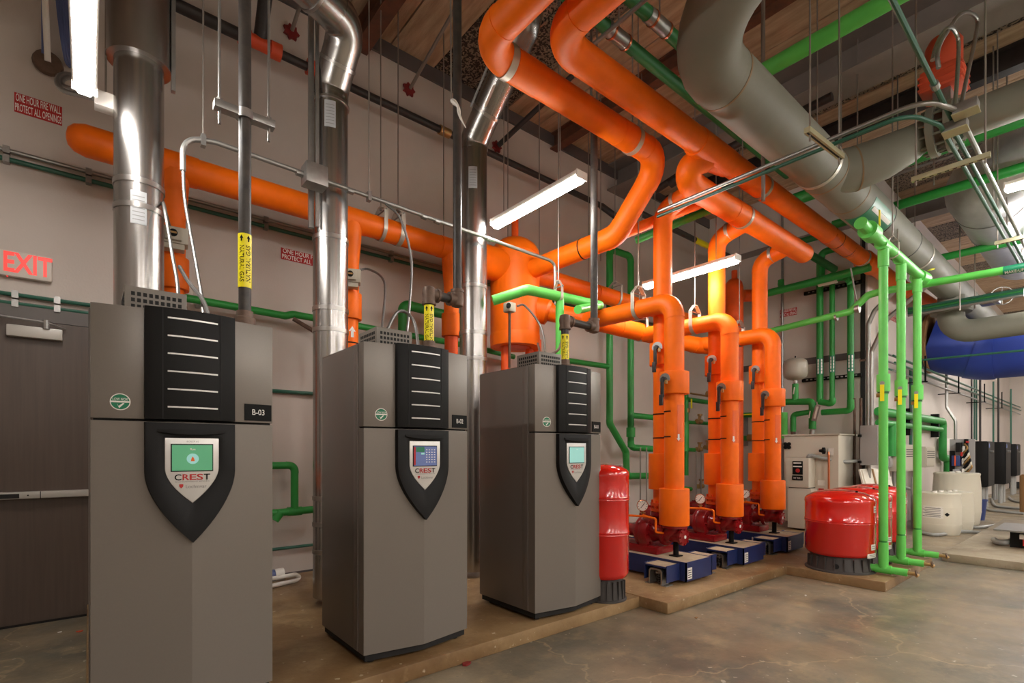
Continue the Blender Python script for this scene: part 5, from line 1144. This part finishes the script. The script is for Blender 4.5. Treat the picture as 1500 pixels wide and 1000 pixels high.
# ---------------------------------------------------------------- conduits crossing in front of the grey pipe
t = thing('ceiling_conduit', 'bright metal conduit crossing below the grey pipe and bending right', 'conduit', (4.65, 1.6, 3.95))
ZK = 3.92; XK = 4.62
a0 = at(985, 300, X=XK)
part('conduit', MB().tube(line([(XK, 3.15, ZK), (XK, .92, ZK), (4.95, .80, ZK), (9.5, .80, ZK)], .22, 8), .018, 10), 'conduit', t)
t = thing('ceiling_conduit', 'green conduit running just under the bright one and bending right', 'conduit', (4.65, 1.6, 3.9))
part('conduit', MB().tube(line([(XK-.02, 3.15, ZK-.06), (XK-.02, 1.02, ZK-.06), (4.95, .90, ZK-.06), (9.5, .90, ZK-.06)], .2, 8), .016, 10), 'conduit_green', t)
t = thing('ceiling_conduit', 'green conduit coming from the top edge down to the junction boxes', 'conduit', (4, .85, 3.98))
part('conduit', MB().cyl((2.6, .85, ZK+.06), (5.4, .85, ZK), .017, 10), 'conduit_green', t); part('coupling', MB().cyl((4.5, .85, ZK+.02), (4.56, .85, ZK+.018), .026, 10), 'galv', t)
t = thing('ceiling_conduit', 'second green conduit between the junction boxes and the right edge', 'conduit', (6, .85, 3.9))
part('conduit', MB().cyl((5.2, .855, ZK-.04), (9.5, .855, ZK-.04), .016, 10), 'conduit_green', t)
for k, (px, py, zz) in enumerate(((1411, 160, ZK), (1396, 187, ZK-.05))):
    q = at(px, py, Z=zz); t = thing('junction_box', ('upper', 'lower')[k]+' galvanized junction box on the overhead conduits', 'electrical box', tuple(q), 'overhead junction boxes')
    part('box', MB().box(q.x-.055, q.x+.055, q.y-.085, q.y+.055, q.z-.035, q.z+.035), 'galv', t, .004); part('cover', MB().box(q.x-.06, q.x+.06, q.y-.09, q.y+.06, q.z-.042, q.z-.035), 'strut', t)
def strutbar(px0, py0, px1, py1, z, label):
    a, b = at(px0, py0, Z=z), at(px1, py1, Z=z); x = (a.x+b.x)/2
    t = thing('strut_hanger', label, 'hanger', (x, b.y, z), 'strut trapeze hangers')
    part('channel', MB().prism([(-.02, -.02), (.02, -.02), (.02, .02), (.012, .02), (.012, -.012), (-.012, -.012), (-.012, .02), (-.02, .02)], (x, a.y, z), X_, (0, 0, 1), (0, b.y-a.y, 0)), 'strut', t)
    for k in range(9):
        y = a.y+(b.y-a.y)*(k+.7)/10; part('slot', MB().box(x-.008, x+.008, y-.014, y+.014, z-.0215, z-.0195), 'shadow_gap', t)
    for y in (a.y+(b.y-a.y)*.06, a.y+(b.y-a.y)*.94): part('rod', MB().cyl((x, y, z-.06), (x, y, ZC-.014), .007, 8), 'rod', t)
strutbar(1334, 262, 1452, 228, ZK-.10, 'cream strut carrying the three conduits beside the bright strip light')
strutbar(1456, 355, 1530, 342, ZK-.10, 'second cream strut lower on the conduits at the right edge')
q = at(1192, 186, X=XK); q2 = at(1232, 232, X=XK)
t = thing('strut_hanger', 'short slotted strut clamped under the conduits below the grey pipe', 'hanger', (4.7, 1.65, 3.85), 'strut trapeze hangers')
a, b = at(1182, 190, Z=ZK-.09), at(1233, 230, Z=ZK-.09)
part('channel', MB().obox((a+b)/2, (b-a), Vector((-(b-a).y, (b-a).x, 0)), (0, 0, 1), (b-a).length/2, .022, .02), 'strut', t); part('slot_line', MB().obox((a+b)/2-Vector((0, 0, .021)), (b-a), Vector((-(b-a).y, (b-a).x, 0)), (0, 0, 1), (b-a).length/2*.97, .006, .002), 'shadow_gap', t)
for p in (a.lerp(b, .08), a.lerp(b, .92)): part('rod', MB().cyl(p-Vector((0, 0, .07)), (p.x, p.y, ZC-.014), .007, 8), 'rod', t)
# loops of flexible conduit at the valve motor
def loop(label, pts, X0=5.6):
    solo('flexible_conduit', flex([at(px, py, Y=.86+k*.01) for k, (px, py) in enumerate(pts)], .016, .014), 'galv', label, 'conduit', 'looping flexible conduits')
loop('looped flexible conduit, tall one, at the orange valve motor', [(1408, 152), (1417, 110), (1428, 60), (1432, 30), (1420, 18), (1405, 22), (1390, 42)])
loop('looped flexible conduit, short one, at the orange valve motor', [(1394, 178), (1399, 150), (1403, 100), (1404, 60), (1395, 41), (1384, 45), (1372, 66), (1366, 88)])
loop('inner looped flexible conduit hugging the orange valve motor', [(1375, 100), (1373, 80), (1378, 62), (1388, 46)])
for k, (px, X0, z0) in enumerate(((1065, 5.0, 5.25), (1118, 5.2, 3.9), (1187, 6.2, 4.5), (1232, 6.6, 4.4), (1256, 7.0, 4.6), (1307, 8.2, 4.7), (1315, 8.0, 3.6), (1368, 7.6, 4.5), (1455, 8.4, 4.3), (1475, 9.0, 4.2), (1406, 10.5, 3.6), (1428, 12.0, 3.9))):
    q = at(px, 300, X=X0)
    solo('hanger_rod', MB().cyl((X0, q.y, z0), (X0, q.y, 6.28), .008 if k != 1 else .02, 8), 'rod', ['thin rod above the big grey elbow', 'thicker grey rod behind the big grey pipe', 'thin bright rod left of the short slotted strut', 'thin rod right of the short slotted strut', 'thin dark rod with end plate above the grey pipe', 'thin rod left of the first green cross pipe', 'thin rod above the light green header', 'thin rod right of the grey branch', 'thin rod beside the silver duct', 'thin rod near the strip light at the right edge', 'thin rod below the silver duct', 'thin far rod above the flanged valve'][k], 'rod', 'ceiling rods')
t = thing('ceiling_conduit', 'grey conduit crossing near the ceiling above the right end', 'conduit', (9.5, 0, 5.4))
part('conduit', MB().cyl((9.0, 2.7, 5.4), (9.0, -4, 5.4), .02, 10).cyl((9.0, 2.7, 5.5), (9.0, -4, 5.5), .015, 10), 'conduit', t)
t = thing('ceiling_conduit', 'bright conduit crossing the top between the green pipes', 'conduit', (3, 2.8, 4.9))
part('conduit', MB().tube([at(868, 66, Z=5.0), at(945, 0, Z=5.0), at(1000, -60, Z=5.0)], .018, 10), 'conduit', t)

# ---------------------------------------------------------------- door, signs and wall lettering at left
DX0, DX1, DZ = -1.12, .06, 2.445
fr = struct('trim_2', MB().box(DX0-1.3, DX1+.10, YB-.05, YB, DZ+.005, DZ+.14).box(DX1+.01, DX1+.10, YB-.05, YB, 0, DZ+.01), 'frame_dark')
d = struct('door_1', MB().box(DX0, DX1, YB-.055, YB-.012, .02, DZ), 'door_brown')
struct('door_gap', MB().box(DX0, DX1, YB-.05, YB-.015, .0, .022), 'shadow_gap', d)
struct('door_glass', MB().box(-.80, -.565, YB-.058, YB-.05, 1.08, 1.97), 'door_glass', d); struct('glass_frame', MB().box(-.575, -.553, YB-.062, YB-.05, 1.06, 1.99), 'frame_dark', d)
struct('notice', MB().box(-.62, -.566, YB-.062, YB-.057, 1.47, 1.60), 'housing_orange', d)
def PW(px, py, Y=YB-.1): return at(px, py, Y=Y)
a, b = PW(-40, 738), PW(131, 726)
bar = struct('push_bar', MB().box(-.9, .0, YB-.125, YB-.055, 1.02, 1.075), 'closer', d, bevel=.008); struct('bar_end', MB().box(.0, .02, YB-.11, YB-.055, 1.01, 1.085), 'shadow_gap', d); struct('bar_pad', MB().box(-.9, -.42, YB-.129, YB-.12, 1.028, 1.062), 'shadow_gap', d)
struct('bar_joint', MB().box(-.30, -.295, YB-.127, YB-.1, 1.02, 1.075), 'shadow_gap', d); struct('bar_screw', MB().cyl((-.37, YB-.13, 1.047), (-.37, YB-.12, 1.047), .006, 8), 'shadow_gap', d)
a, b = PW(9, 472), PW(92, 492)
cl = thing('door_closer', 'pale grey door closer at the top of the brown door', 'door closer', (a.x, YB-.1, 2.3))
part('body', MB().box(a.x, b.x, YB-.12, YB-.056, 2.30, 2.39), 'closer', cl, .01); part('arm', MB().tube([(a.x+.35, YB-.09, 2.40), (b.x-.09, YB-.13, 2.43), (a.x-.3, YB-.10, 2.46)], .009, 8), 'galv', cl); part('pivot', MB().cyl((b.x-.1, YB-.12, 2.38), (b.x-.1, YB-.12, 2.45), .022, 10), 'galv', cl)
# exit sign
a, b = at(-5, 368, Y=YB-.05), at(77, 412, Y=YB-.05)
ex = thing('exit_sign', 'pale exit sign with red letters on the wall above the door', 'exit sign', (a.x, YB-.05, b.z))
zc, xc = 1.4+(660-390)/747*4.10, (a.x+b.x)/2
part('body', MB().box(a.x, b.x, YB-.06, YB-.002, zc-.105, zc+.105), 'sign_body', ex, .026)
lettering(ex, 'EXIT', (xc+.015, YB-.062, zc), X_, (0, 0, 1), .215, 'exit_red', width=.285, bold=.028)
part('pilot_light', MB().cyl((a.x+.06, YB-.06, zc-.108), (a.x+.06, YB-.05, zc-.108), .006, 8), 'exit_red', ex)
# stencils
def stencil(l1, l2, c, u, w_, h, label):
    t = thing('wall_stencil', label, 'wall sign', tuple(c), 'fire wall notices'); u = Vector(u); n_ = u.cross(Vector((0, 0, 1))).normalized()
    part('red_ground', MB().obox(Vector(c)+n_*.0015, u, (0, 0, 1), n_, w_/2*1.03, h/2*.92, .001), 'red_ink', t)
    lettering(t, l1, Vector(c)+n_*.004+Vector((0, 0, h*.23)), u, (0, 0, 1), h*.50, 'white_ink', width=w_*.97, bold=.01); lettering(t, l2, Vector(c)+n_*.004-Vector((0, 0, h*.23)), u, (0, 0, 1), h*.50, 'white_ink', width=w_, bold=.01)
a, b = at(22, 150, Y=YB), at(90, 170, Y=YB)
stencil('ONE HOUR FIRE WALL', 'PROTECT ALL OPENINGS', ((a.x+b.x)/2, YB-.001, (a.z+b.z)/2), (1, 0, 0), b.x-a.x, .17, 'red and white fire wall notice stencilled high on the back wall')
c_ = at(1155, 457.5, X=XE); a, b = at(1142, 460, X=XE), at(1166, 456, X=XE)
stencil('ONE HOUR FIRE WALL', 'PROTECT ALL OPENINGS', (XE-.001, c_.y, c_.z), (0, -1, 0), abs(a.y-b.y), .15, 'small red fire wall notice on the end wall behind the pump pipes')
c_ = at(1310, 466, Y=YR); stencil('ONE HOUR FIRE WALL', 'PROTECT ALL OPENINGS', (c_.x, YR-.001, c_.z), (1, 0, 0), .6, .15, 'small red fire wall notice on the right wall by the blue duct')
c_ = at(452, 380, Y=YB); stencil('ONE HOUR FIRE WALL', 'PROTECT ALL OPENINGS', (c_.x, YB-.001, c_.z), (1, 0, 0), .55, .13, 'red fire wall notice half hidden behind the middle flue')
# conduits at top left corner
t = thing('cable_bundle', 'blue cable bundle dropping along the wall at the top left corner', 'cable', tuple(at(95, 50, Y=5.55)))
for k in range(5):
    x0, x1 = at(84+k*4, 0, Y=5.55), at(95+k*3.4, 82, Y=5.6); part('cable', MB().tube(spline([x0+Vector((0, -.1, .4)), x0, x1, x1+Vector((.03, .06, -.04))], 6), .013, 6), 'cable_blue', t)
t = thing('wall_conduit', 'single conduit with wall collar at the top left corner', 'conduit', tuple(at(70, 90, Y=5.6)))
q = at(70, 90, Y=5.62); part('conduit', MB().tube([q, at(66, 0, Y=5.5), at(66, 0, Y=5.5)+Vector((0, 0, .6))], .022, 10), 'label_white', t); part('collar', MB().lathe([(.02, 0), (.09, 0), (.10, .03), (.06, .04)], q, 18, (0, 1, 0)), 'iron_fitting', t)
part('cable', MB().tube([q+Vector((-.03, 0, .05)), at(62, 0, Y=5.5)+Vector((0, 0, .3))], .010, 6), 'cable_blue', t)
t = thing('light_feed_box', 'metal feed box with looped conduit at the end of the left strip light', 'electrical box', tuple(at(155, 150, Y=4.4)))
q = at(155, 150, Y=4.40); part('box', MB().box(q.x-.06, q.x+.08, 4.36, 4.46, q.z-.05, q.z+.05), 'fixture', t, .006)
part('conduit_loop', flex([q+Vector((-.06, 0, 0)), at(120, 140, Y=4.5), at(92, 132, Y=4.6), at(84, 118, Y=4.7), at(95, 109, Y=4.8), at(130, 115, Y=4.9)], .018, .014), 'galv', t)
part('conduit_loop', flex([q+Vector((-.06, .03, .02)), at(120, 134, Y=4.6), at(92, 124, Y=4.7), at(100, 114, Y=4.8), at(135, 120, Y=5.0)], .014, .014), 'galv', t)
part('hanger_rod', MB().cyl(q+Vector((0, 0, .05)), (q.x, q.y, ZC-.014), .007, 6), 'rod', t)

# ---------------------------------------------------------------- right wall and far end
def R(px, py, Y=YR-.06): return at(px, py, Y=Y)
t = thing('green_wall_pipes', 'two green pipes along the right wall dropping behind the barrels', 'pipe', (11, 2.7, 1.6))
YQ = 2.68
a, b = R(1288, 602, YQ), R(1384, 618, YQ); zt_ = (R(1300, 604, YQ).z+R(1380, 617, YQ).z)/2
run(t, [(10.3, YQ, zt_), (R(1381, 620, YQ).x, YQ, zt_), (R(1381, 620, YQ).x, YQ, R(1381, 671, YQ).z), (R(1388, 672, YQ).x, YQ, R(1381, 671, YQ).z), (R(1388, 672, YQ).x, YQ, .9)], .075, .1, 'green', 16)
z2 = R(1300, 620, YQ).z; run(t, [(10.3, YQ, z2), (R(1378, 629, YQ).x, YQ, z2)], .055, .1, 'green', 16)
xd = R(1306, 650, YQ).x; run(t, [(xd, YQ, z2), (xd, YQ, R(1306, 668, YQ).z)], .07, .1, 'green', 16)
for px in (1327, 1369): part('strut_bracket', MB().box(R(px, 610).x-.05, R(px, 610).x+.05, YQ-.02, YR, z2-.18, zt_+.15), 'black_ink', t)
def wallbox(label, px0, px1, py0, py1, m, dep=.22, cat='electrical box', group=None, det=True):
    a, b = R(px0, py0, YR-dep), R(px1, py1, YR-dep); t = thing('control_box', label, cat, (a.x, YR-dep, b.z), group)
    zc0, zc1 = R((px0+px1)/2, py1, YR-dep).z, R((px0+px1)/2, py0, YR-dep).z
    part('box', MB().box(a.x, b.x, YR-dep, YR, zc0, zc1), m, t, .01)
    part('front_cover', MB().box(a.x+.02, b.x-.02, YR-dep-.012, YR-dep, zc0+.03, zc1-.03), m, t)
    if det:
        for k in range(4): part('vent_slot', MB().box(a.x+.06, b.x-.06, YR-dep-.015, YR-dep-.011, zc1-.10-.04*k, zc1-.085-.04*k), 'shadow_gap', t)
    return t, a, b, zc0, zc1
t, a, b, z0, z1 = wallbox('beige drive box on the right wall between the second and third green drops', 1325, 1340, 651, 690, 'beige_box', .3, group='beige drive boxes')
for k in (0, .16): part('conduit', MB().cyl((a.x+.12+k, YR-.12, 0), (a.x+.12+k, YR-.12, z0), .03, 10), 'conduit', t)
t, a, b, z0, z1 = wallbox('beige drive box on the right wall beyond the third green drop', 1356, 1369, 654, 684, 'beige_box', .3, group='beige drive boxes')
part('conduit', MB().tube(line([(a.x+.2, YR-.12, z0), (a.x+.2, YR-.12, .6), (a.x-1.2, YR-.2, .75)], .3), .03, 10), 'pvc_grey', t)
for k in (0, .14): part('conduit', MB().cyl((a.x+.1+k, YR-.08, 0), (a.x+.1+k, YR-.08, z0), .025, 10), 'conduit', t)
wallbox('small grey switch box at the end of a short green pipe', 1302, 1310, 668, 684, 'panel_grey', .12, det=False)
wallbox('white controller box on the right wall by the green elbow', 1385, 1395, 642, 660, 'label_white', .15, det=False)
# leaning white boards behind the tanks
for k, (px, w_) in enumerate(((1276, .5), (1288, .35), (1303, .35))):
    q = at(px, 700, Y=2.62); t = thing('leaning_board', ('white board leaning behind the red tanks, left one', 'white framed board leaning behind the red tanks, middle one', 'white framed board leaning behind the red tanks, right one')[k], 'board', (q.x, 2.6, 0), 'leaning boards')
    part('board', MB().obox((q.x, 2.58, .56), (1, 0, -.1 if k else .0), (0, .22, 1), (0, -1, .22), w_*.6, .56, .012), 'board_white', t); part('edge_strip', MB().obox((q.x-w_*.45, 2.565, .56), (1, 0, -.1 if k else 0), (0, .22, 1), (0, -1, .22), .03, .55, .016), 'wood_brown' if k else 'board_white', t)
# barrels
def barrel(px, py, r, h, label, lid=True):
    c_ = at(px, py, Z=0); dv = Vector((c_.x, c_.y, 0)).normalized()*r; c_ = c_+dv
    t = thing('plastic_barrel', label, 'barrel', (c_.x, c_.y, 0), 'white plastic barrels')
    part('shell', MB().lathe([(r*.88, 0), (r*.94, .03), (r, h*.25), (r*1.01, h*.45), (r*1.0, h*.7), (r*.95, h*.94), (r*.97, h*.96), (r*.97, h*.985), (r*.9, h), (r*.1, h*.985)], (c_.x, c_.y, 0), 36), 'plastic_white', t, sharp=50)
    for (qx, qy) in ((.5, 0), (-.5, .1)): part('bung', MB().cyl((c_.x+qx*r, c_.y+qy*r, h*.985), (c_.x+qx*r, c_.y+qy*r, h+.02), .04, 12), 'label_white', t)
    for z in (.25, .45, .65): part('hoop_line', ring((c_.x, c_.y, h*z), (0, 0, 1), r*1.0, .012, .004, 36), 'plastic_white', t)
    an = face_ang(c_.x, c_.y)
    if lid:
        qs = [an-.75+.95*k/8 for k in range(9)]; R2 = r*1.012
        s_ = part('paper_label', MB().loft([[Vector((c_.x+math.cos(q)*rr, c_.y+math.sin(q)*rr, z)) for rr, z in ((r*.97, h*.40), (R2, h*.40), (R2, h*.68), (r*.97, h*.68))] for q in qs]), 'label_white', t)
        for k in range(6):
            z = h*(.43+.04*k); part('label_text', MB().loft([[Vector((c_.x+math.cos(q)*rr, c_.y+math.sin(q)*rr, zz)) for rr, zz in ((R2-.004, z), (R2+.002, z), (R2+.002, z+h*.015), (R2-.004, z+h*.015))] for q in qs[(k % 2):-1]]), 'grey_ink', s_)
        q = Vector((c_.x+math.cos(an+.36)*R2, c_.y+math.sin(an+.36)*R2, h*.5)); part('hazard_mark', MB().lathe([(.035, 0), (.03, .006)], q, 4, (math.cos(an+.3), math.sin(an+.3), 0)), 'black_ink', t)
barrel(1375, 784, .30, .70, 'white plastic barrel with paper label standing in front of the others')
barrel(1396, 778, .28, .68, 'plain white plastic barrel half hidden behind the labelled one', False)
barrel(1401, 769, .36, .98, 'tall cream barrel standing behind the two white ones', False)
t = thing('bucket', 'dark blue bucket standing right of the barrels', 'bucket', tuple(at(1431, 760, Z=0)))
q = at(1431, 761, Z=0); part('pail', MB().lathe([(.02, .01), (.12, 0), (.155, .40), (.165, .40), (.165, .42), (.15, .42), (.11, .02), (.02, .02)], q, 24), 'bucket_blue', t)
part('rim', ring(q+Vector((0, 0, .40)), (0, 0, 1), .158, .03, .012), 'bucket_blue', t)
# black switch boxes
for k, (px0, px1, py0, py1, X0) in enumerate(((1427, 1446, 646, 713, 16.5), (1448, 1460, 647, 700, 19.6), (1455, 1472, 647, 709, 18.6), (1475, 1488, 650, 697, 22.5))):
    a, b = at(px0, py0, X=X0), at(px1, py1, X=X0); zc0, zc1 = at((px0+px1)/2, py1, X=X0).z, at((px0+px1)/2, py0, X=X0).z
    t = thing('switch_cabinet', ('large black switch cabinet nearest the chemical panel', 'narrow black switch cabinet just behind the large one', 'black switch cabinet with a low bottom edge, second from the far wall', 'black switch cabinet closest to the far wall')[k], 'electrical cabinet', (X0, b.y, zc0), 'black switch cabinets')
    part('cabinet', MB().box(X0, X0+.9, b.y, a.y, zc0, zc1), 'panel_black', t, .01); part('door', MB().box(X0+.02, X0+.88, b.y-.02, b.y, zc0+.02, zc1-.02), 'panel_black', t)
    part('blue_badge', MB().box(X0+.1, X0+.2, b.y-.024, b.y-.02, zc1-.16, zc1-.06), 'screen_blue', t); part('handle', MB().cyl((X0+.3, b.y-.08, zc1-.25), (X0+.3, b.y-.02, zc1-.25), .03, 10), 'galv', t)
    for j in (.2, .7): part('leg_conduit', MB().cyl((X0+j, (a.y+b.y)/2, 0), (X0+j, (a.y+b.y)/2, zc0), .045, 10), 'pvc_grey', t)
    part('riser', MB().cyl((X0+.5, a.y-.04, zc1), (X0+.5, a.y-.04, 3.4), .022, 10), 'black_pipe' if k % 2 == 0 else 'conduit_green', t)
    part('wall_bracket', MB().box(X0+.4, X0+.5, a.y, YR, (zc0+zc1)/2, (zc0+zc1)/2+.1), 'black_ink', t)
# chemical feed panel
X0 = 14.6; a, b = at(1391, 645, X=X0), at(1428, 705, X=X0); za_, zb_ = at(1408, 705, X=X0).z, at(1408, 643, X=X0).z
t = thing('chemical_panel', 'chemical feed panel crowded with small valves and pumps beside the black cabinets', 'control panel', (X0, b.y, za_))
part('back_board', MB().box(X0, X0+.04, b.y, a.y, za_, zb_), 'panel_grey', t); part('black_strip', MB().box(X0-.02, X0, a.y-.09, a.y, za_, zb_-.25), 'panel_black', t)
def item(nm, px0, py0, px1, py1, m, dp=.1):
    p, q = at(px0, py0, X=X0), at(px1, py1, X=X0); part(nm, MB().box(X0-dp, X0, min(p.y, q.y), max(p.y, q.y), min(p.z, q.z), max(p.z, q.z)), m, t, .006)
item('blue_controller', 1396, 667, 1408, 682, 'bucket_blue', .14); item('orange_stripe', 1400, 667, 1402, 682, 'orange_dark', .15); item('grey_box', 1397, 651, 1404, 657, 'panel_grey'); item('motor', 1402, 648, 1410, 662, 'panel_black', .16)
item('red_valve', 1408.5, 662, 1411.5, 668, 'red_ink', .12); item('white_tube', 1410, 655, 1412, 680, 'label_white', .08); item('white_body', 1411, 653, 1415, 660, 'label_white'); item('grey_box', 1397, 687, 1407, 696, 'panel_grey'); item('white_tube', 1410, 686, 1413.5, 699, 'label_white', .08); item('yellow_strip', 1407, 698.5, 1412, 700.5, 'yellow', .12); item('steel_tray', 1396, 701, 1420, 704, 'galv', .2); item('red_valve', 1416, 646, 1420, 648.5, 'red_ink')
for k in range(7):
    p = at(1413+k*1.1, 650+k*4.5, X=X0-.06); part('hose', MB().tube(spline([p, p+Vector((-.06, -.05, -.1)), p+Vector((0, .06, -.25))], 5), .02, 6), ('brass', 'panel_black', 'plastic_white')[k % 3], t)
for k in range(2):
    p = at(1414+k*3, 668, X=X0-.05); part('pipe', MB().cyl((p.x, p.y, za_), (p.x, p.y, zb_), .02, 8), 'panel_black', t)
part('support_leg', MB().box(X0, X0+.05, a.y-.06, a.y-.01, 0, za_).box(X0, X0+.05, b.y+.01, b.y+.06, 0, za_), 'galv', t)
part('riser_conduit', MB().tube(line([(X0, a.y-.1, zb_), (X0, a.y-.1, zb_+.4), (X0, a.y+.05, zb_+.7), (X0, a.y+.05, 3.3)], .15), .03, 8), 'conduit', t)
# conduit rack along the right wall
for k, (z, y, m) in enumerate(((3.05, 2.60, 'conduit'), (3.0, 2.50, 'conduit_green'), (2.93, 2.60, 'conduit'), (2.88, 2.48, 'conduit_green'), (2.80, 2.60, 'conduit_green'), (2.74, 2.5, 'conduit'))):
    solo('rack_conduit', MB().cyl((10.4, y, z), (XF-.1, y, z), .017, 8), m, ('topmost grey conduit of the rack', 'upper green conduit of the rack', 'second grey conduit of the rack', 'middle green conduit of the rack', 'lower green conduit of the rack', 'lowest grey conduit of the rack')[k]+' high along the right wall', 'conduit', 'conduits along the right wall')
for k, x in enumerate((12.2, 15.2, 18.5, 21.5)):
    solo('rack_bracket', MB().box(x-.015, x+.015, 2.4, YR, 2.70, 2.72).box(x-.015, x+.015, 2.42, 2.445, 2.7, 3.2), 'black_ink', 'black bracket holding the conduit rack on the right wall, '+('nearest one', 'second one', 'third one', 'furthest one')[k], 'bracket', 'conduit rack brackets')
t = thing('green_conduit', 'thin teal conduit crossing under the blue duct', 'conduit', (11, 2, 2.9))
run(t, [at(1352, 527, X=12.0), at(1500, 513, X=12.0)], .02, .05, 'conduit_green', 10); q = at(1336, 540, Y=2.7); part('drop', MB().cyl((q.x, 2.72, 1.2), (q.x, 2.72, 3.0), .03, 10), 'conduit_green', t)
t = thing('overhead_rack', 'bundle of green and grey conduits crossing below the make-up pipe', 'conduit', (11.5, 1, 3.9))
for k in range(4): run(t, [at(1330, 452+k*3.4, X=11.6), at(1500, 423+k*3.0, X=11.6)], .022, .05, ('conduit_green', 'green_deep', 'conduit_green', 'conduit')[k], 10)
for k, (px, m) in enumerate(((1290, 'conduit_green'), (1424, 'black_pipe'), (1428, 'conduit_green'), (1431, 'conduit_green'))):
    q = R(px, 560); solo('wall_riser', MB().cyl((q.x, YR-.05, 1.7 if k else .3), (q.x, YR-.05, 3.6), .02, 10), m, ('green riser at the wall corner behind the first green drop', 'black riser on the right wall above the cabinets', 'green riser next to the black one on the right wall', 'second green riser next to the black one on the right wall')[k], 'conduit', 'wall risers')
# corner conduit bending to the right
t = thing('corner_conduit', 'bright conduit climbing the wall corner and bending into the ceiling', 'conduit', tuple(at(1272, 620, X=9.8)))
pts = [at(1272, 700, X=9.75), at(1272, 475, X=9.75), at(1281, 455, X=9.75), at(1318, 418, X=9.75)]; pts[0].y = pts[1].y
part('conduit', MB().tube(line(pts, .12), .035, 12), 'conduit', t); part('strap_bracket', MB().obox(at(1269, 527, X=9.78), (0, 1, 0), (0, 0, 1), X_, .09, .015, .02), 'iron_fitting', t)
solo('wall_conduit', MB().cyl((XE-.03, at(1146, 420, X=XE-.03).y, .3), (XE-.03, at(1146, 420, X=XE-.03).y, 5.9), .022, 10), 'galv', 'vertical grey conduit on the end wall beside the red notice', 'conduit')
# machine on the far pad
t = thing('floor_machine', 'low machine with a steel plate on top on the right-hand pad', 'machine', tuple(at(1475, 800, Z=.1)))
p, q = at(1459, 777, Z=.32), at(1500, 800, Z=.1)
part('top_plate', MB().prism([(0, 0), (.0, -1.4), (1.0, -1.4), (1.0, 0)], (p.x-.05, p.y+.02, .325), X_, Y_, (0, 0, .02)), 'galv', t); part('body', MB().box(p.x+.15, p.x+.9, p.y-1.3, p.y-.12, .1, .325), 'panel_black', t); part('upper_box', MB().box(p.x+.35, p.x+.9, p.y-1.3, p.y-.35, .345, .44), 'panel_black', t)
part('red_block', MB().box(p.x+.08, p.x+.18, p.y-.42, p.y-.25, .14, .22), 'red_ink', t); part('white_block', MB().box(p.x+.06, p.x+.16, p.y-.40, p.y-.22, .23, .29), 'label_white', t)
part('hose', MB().tube(spline([at(1456, 790, Z=.14), at(1462, 794, Z=.14), at(1478, 793, Z=.16), at(1500, 781, Z=.2), at(1540, 765, Z=.3)], 8), .035, 12), 'pvc_grey', t)
# conduits lying on the floor
for k, pts in enumerate((((1337, 752), (1337, 772), (1345, 778), (1372, 783), (1410, 778), (1455, 782)), ((1416, 770), (1436, 772), (1470, 767), (1480, 769)), ((1437, 735), (1445, 745), (1470, 749), (1500, 752)), ((1452, 730), (1458, 740), (1475, 743), (1500, 745)), ((1478, 728), (1484, 733), (1500, 736)))):
    P3 = [at(px, py, Z=.03) for px, py in pts]
    if k == 0: P3[0] = P3[1]+Vector((0, 0, .9))
    solo('floor_conduit', MB().tube(spline(P3, 6), .028, 10), 'pvc_grey', ('grey conduit lying on the floor in front of the barrels', 'short grey conduit on the floor behind the pad', 'grey conduit on the floor nearest the blue bucket', 'grey conduit on the floor under the black cabinets', 'short conduit on the floor at the far wall')[k], 'conduit', 'conduits on the floor')
t = solo('cardboard_roll', MB().cyl(at(1510, 752, Z=0), at(1510, 752, Z=0)+Vector((0, 0, .85)), .18, 20).cyl(at(1510, 752, Z=0)+Vector((0, 0, .85)), at(1510, 752, Z=0)+Vector((0, 0, .87)), .15, 20), 'wood_brown', 'brown drum at the right edge of the floor', 'drum')
# bits of litter on the floor
for k, (px, py, m, s_) in enumerate(((683, 973, 'red_cup', .03), (87, 926, 'label_white', .012), (117, 925, 'housing_orange', .018), (1020, 905, 'wood_brown', .015), (1180, 872, 'label_white', .014))):
    c_ = at(px, py, Z=0); mb = MB(); n = 9
    mb.prism([(math.cos(2*PI*j/n)*s_*random.uniform(.6, 1.5), math.sin(2*PI*j/n)*s_*random.uniform(.5, 1)) for j in range(n)], (c_.x, c_.y, .0005), X_, Y_, (0, 0, s_*.4))
    solo('debris_scrap', mb, m, ('crumpled pink scrap on the floor in front of boiler B-02', 'tiny white scrap on the floor by the door', 'small orange scrap on the floor by the door', 'small brown scrap on the floor near the pad corner', 'small pale scrap on the floor near the squat tanks')[k], 'debris')
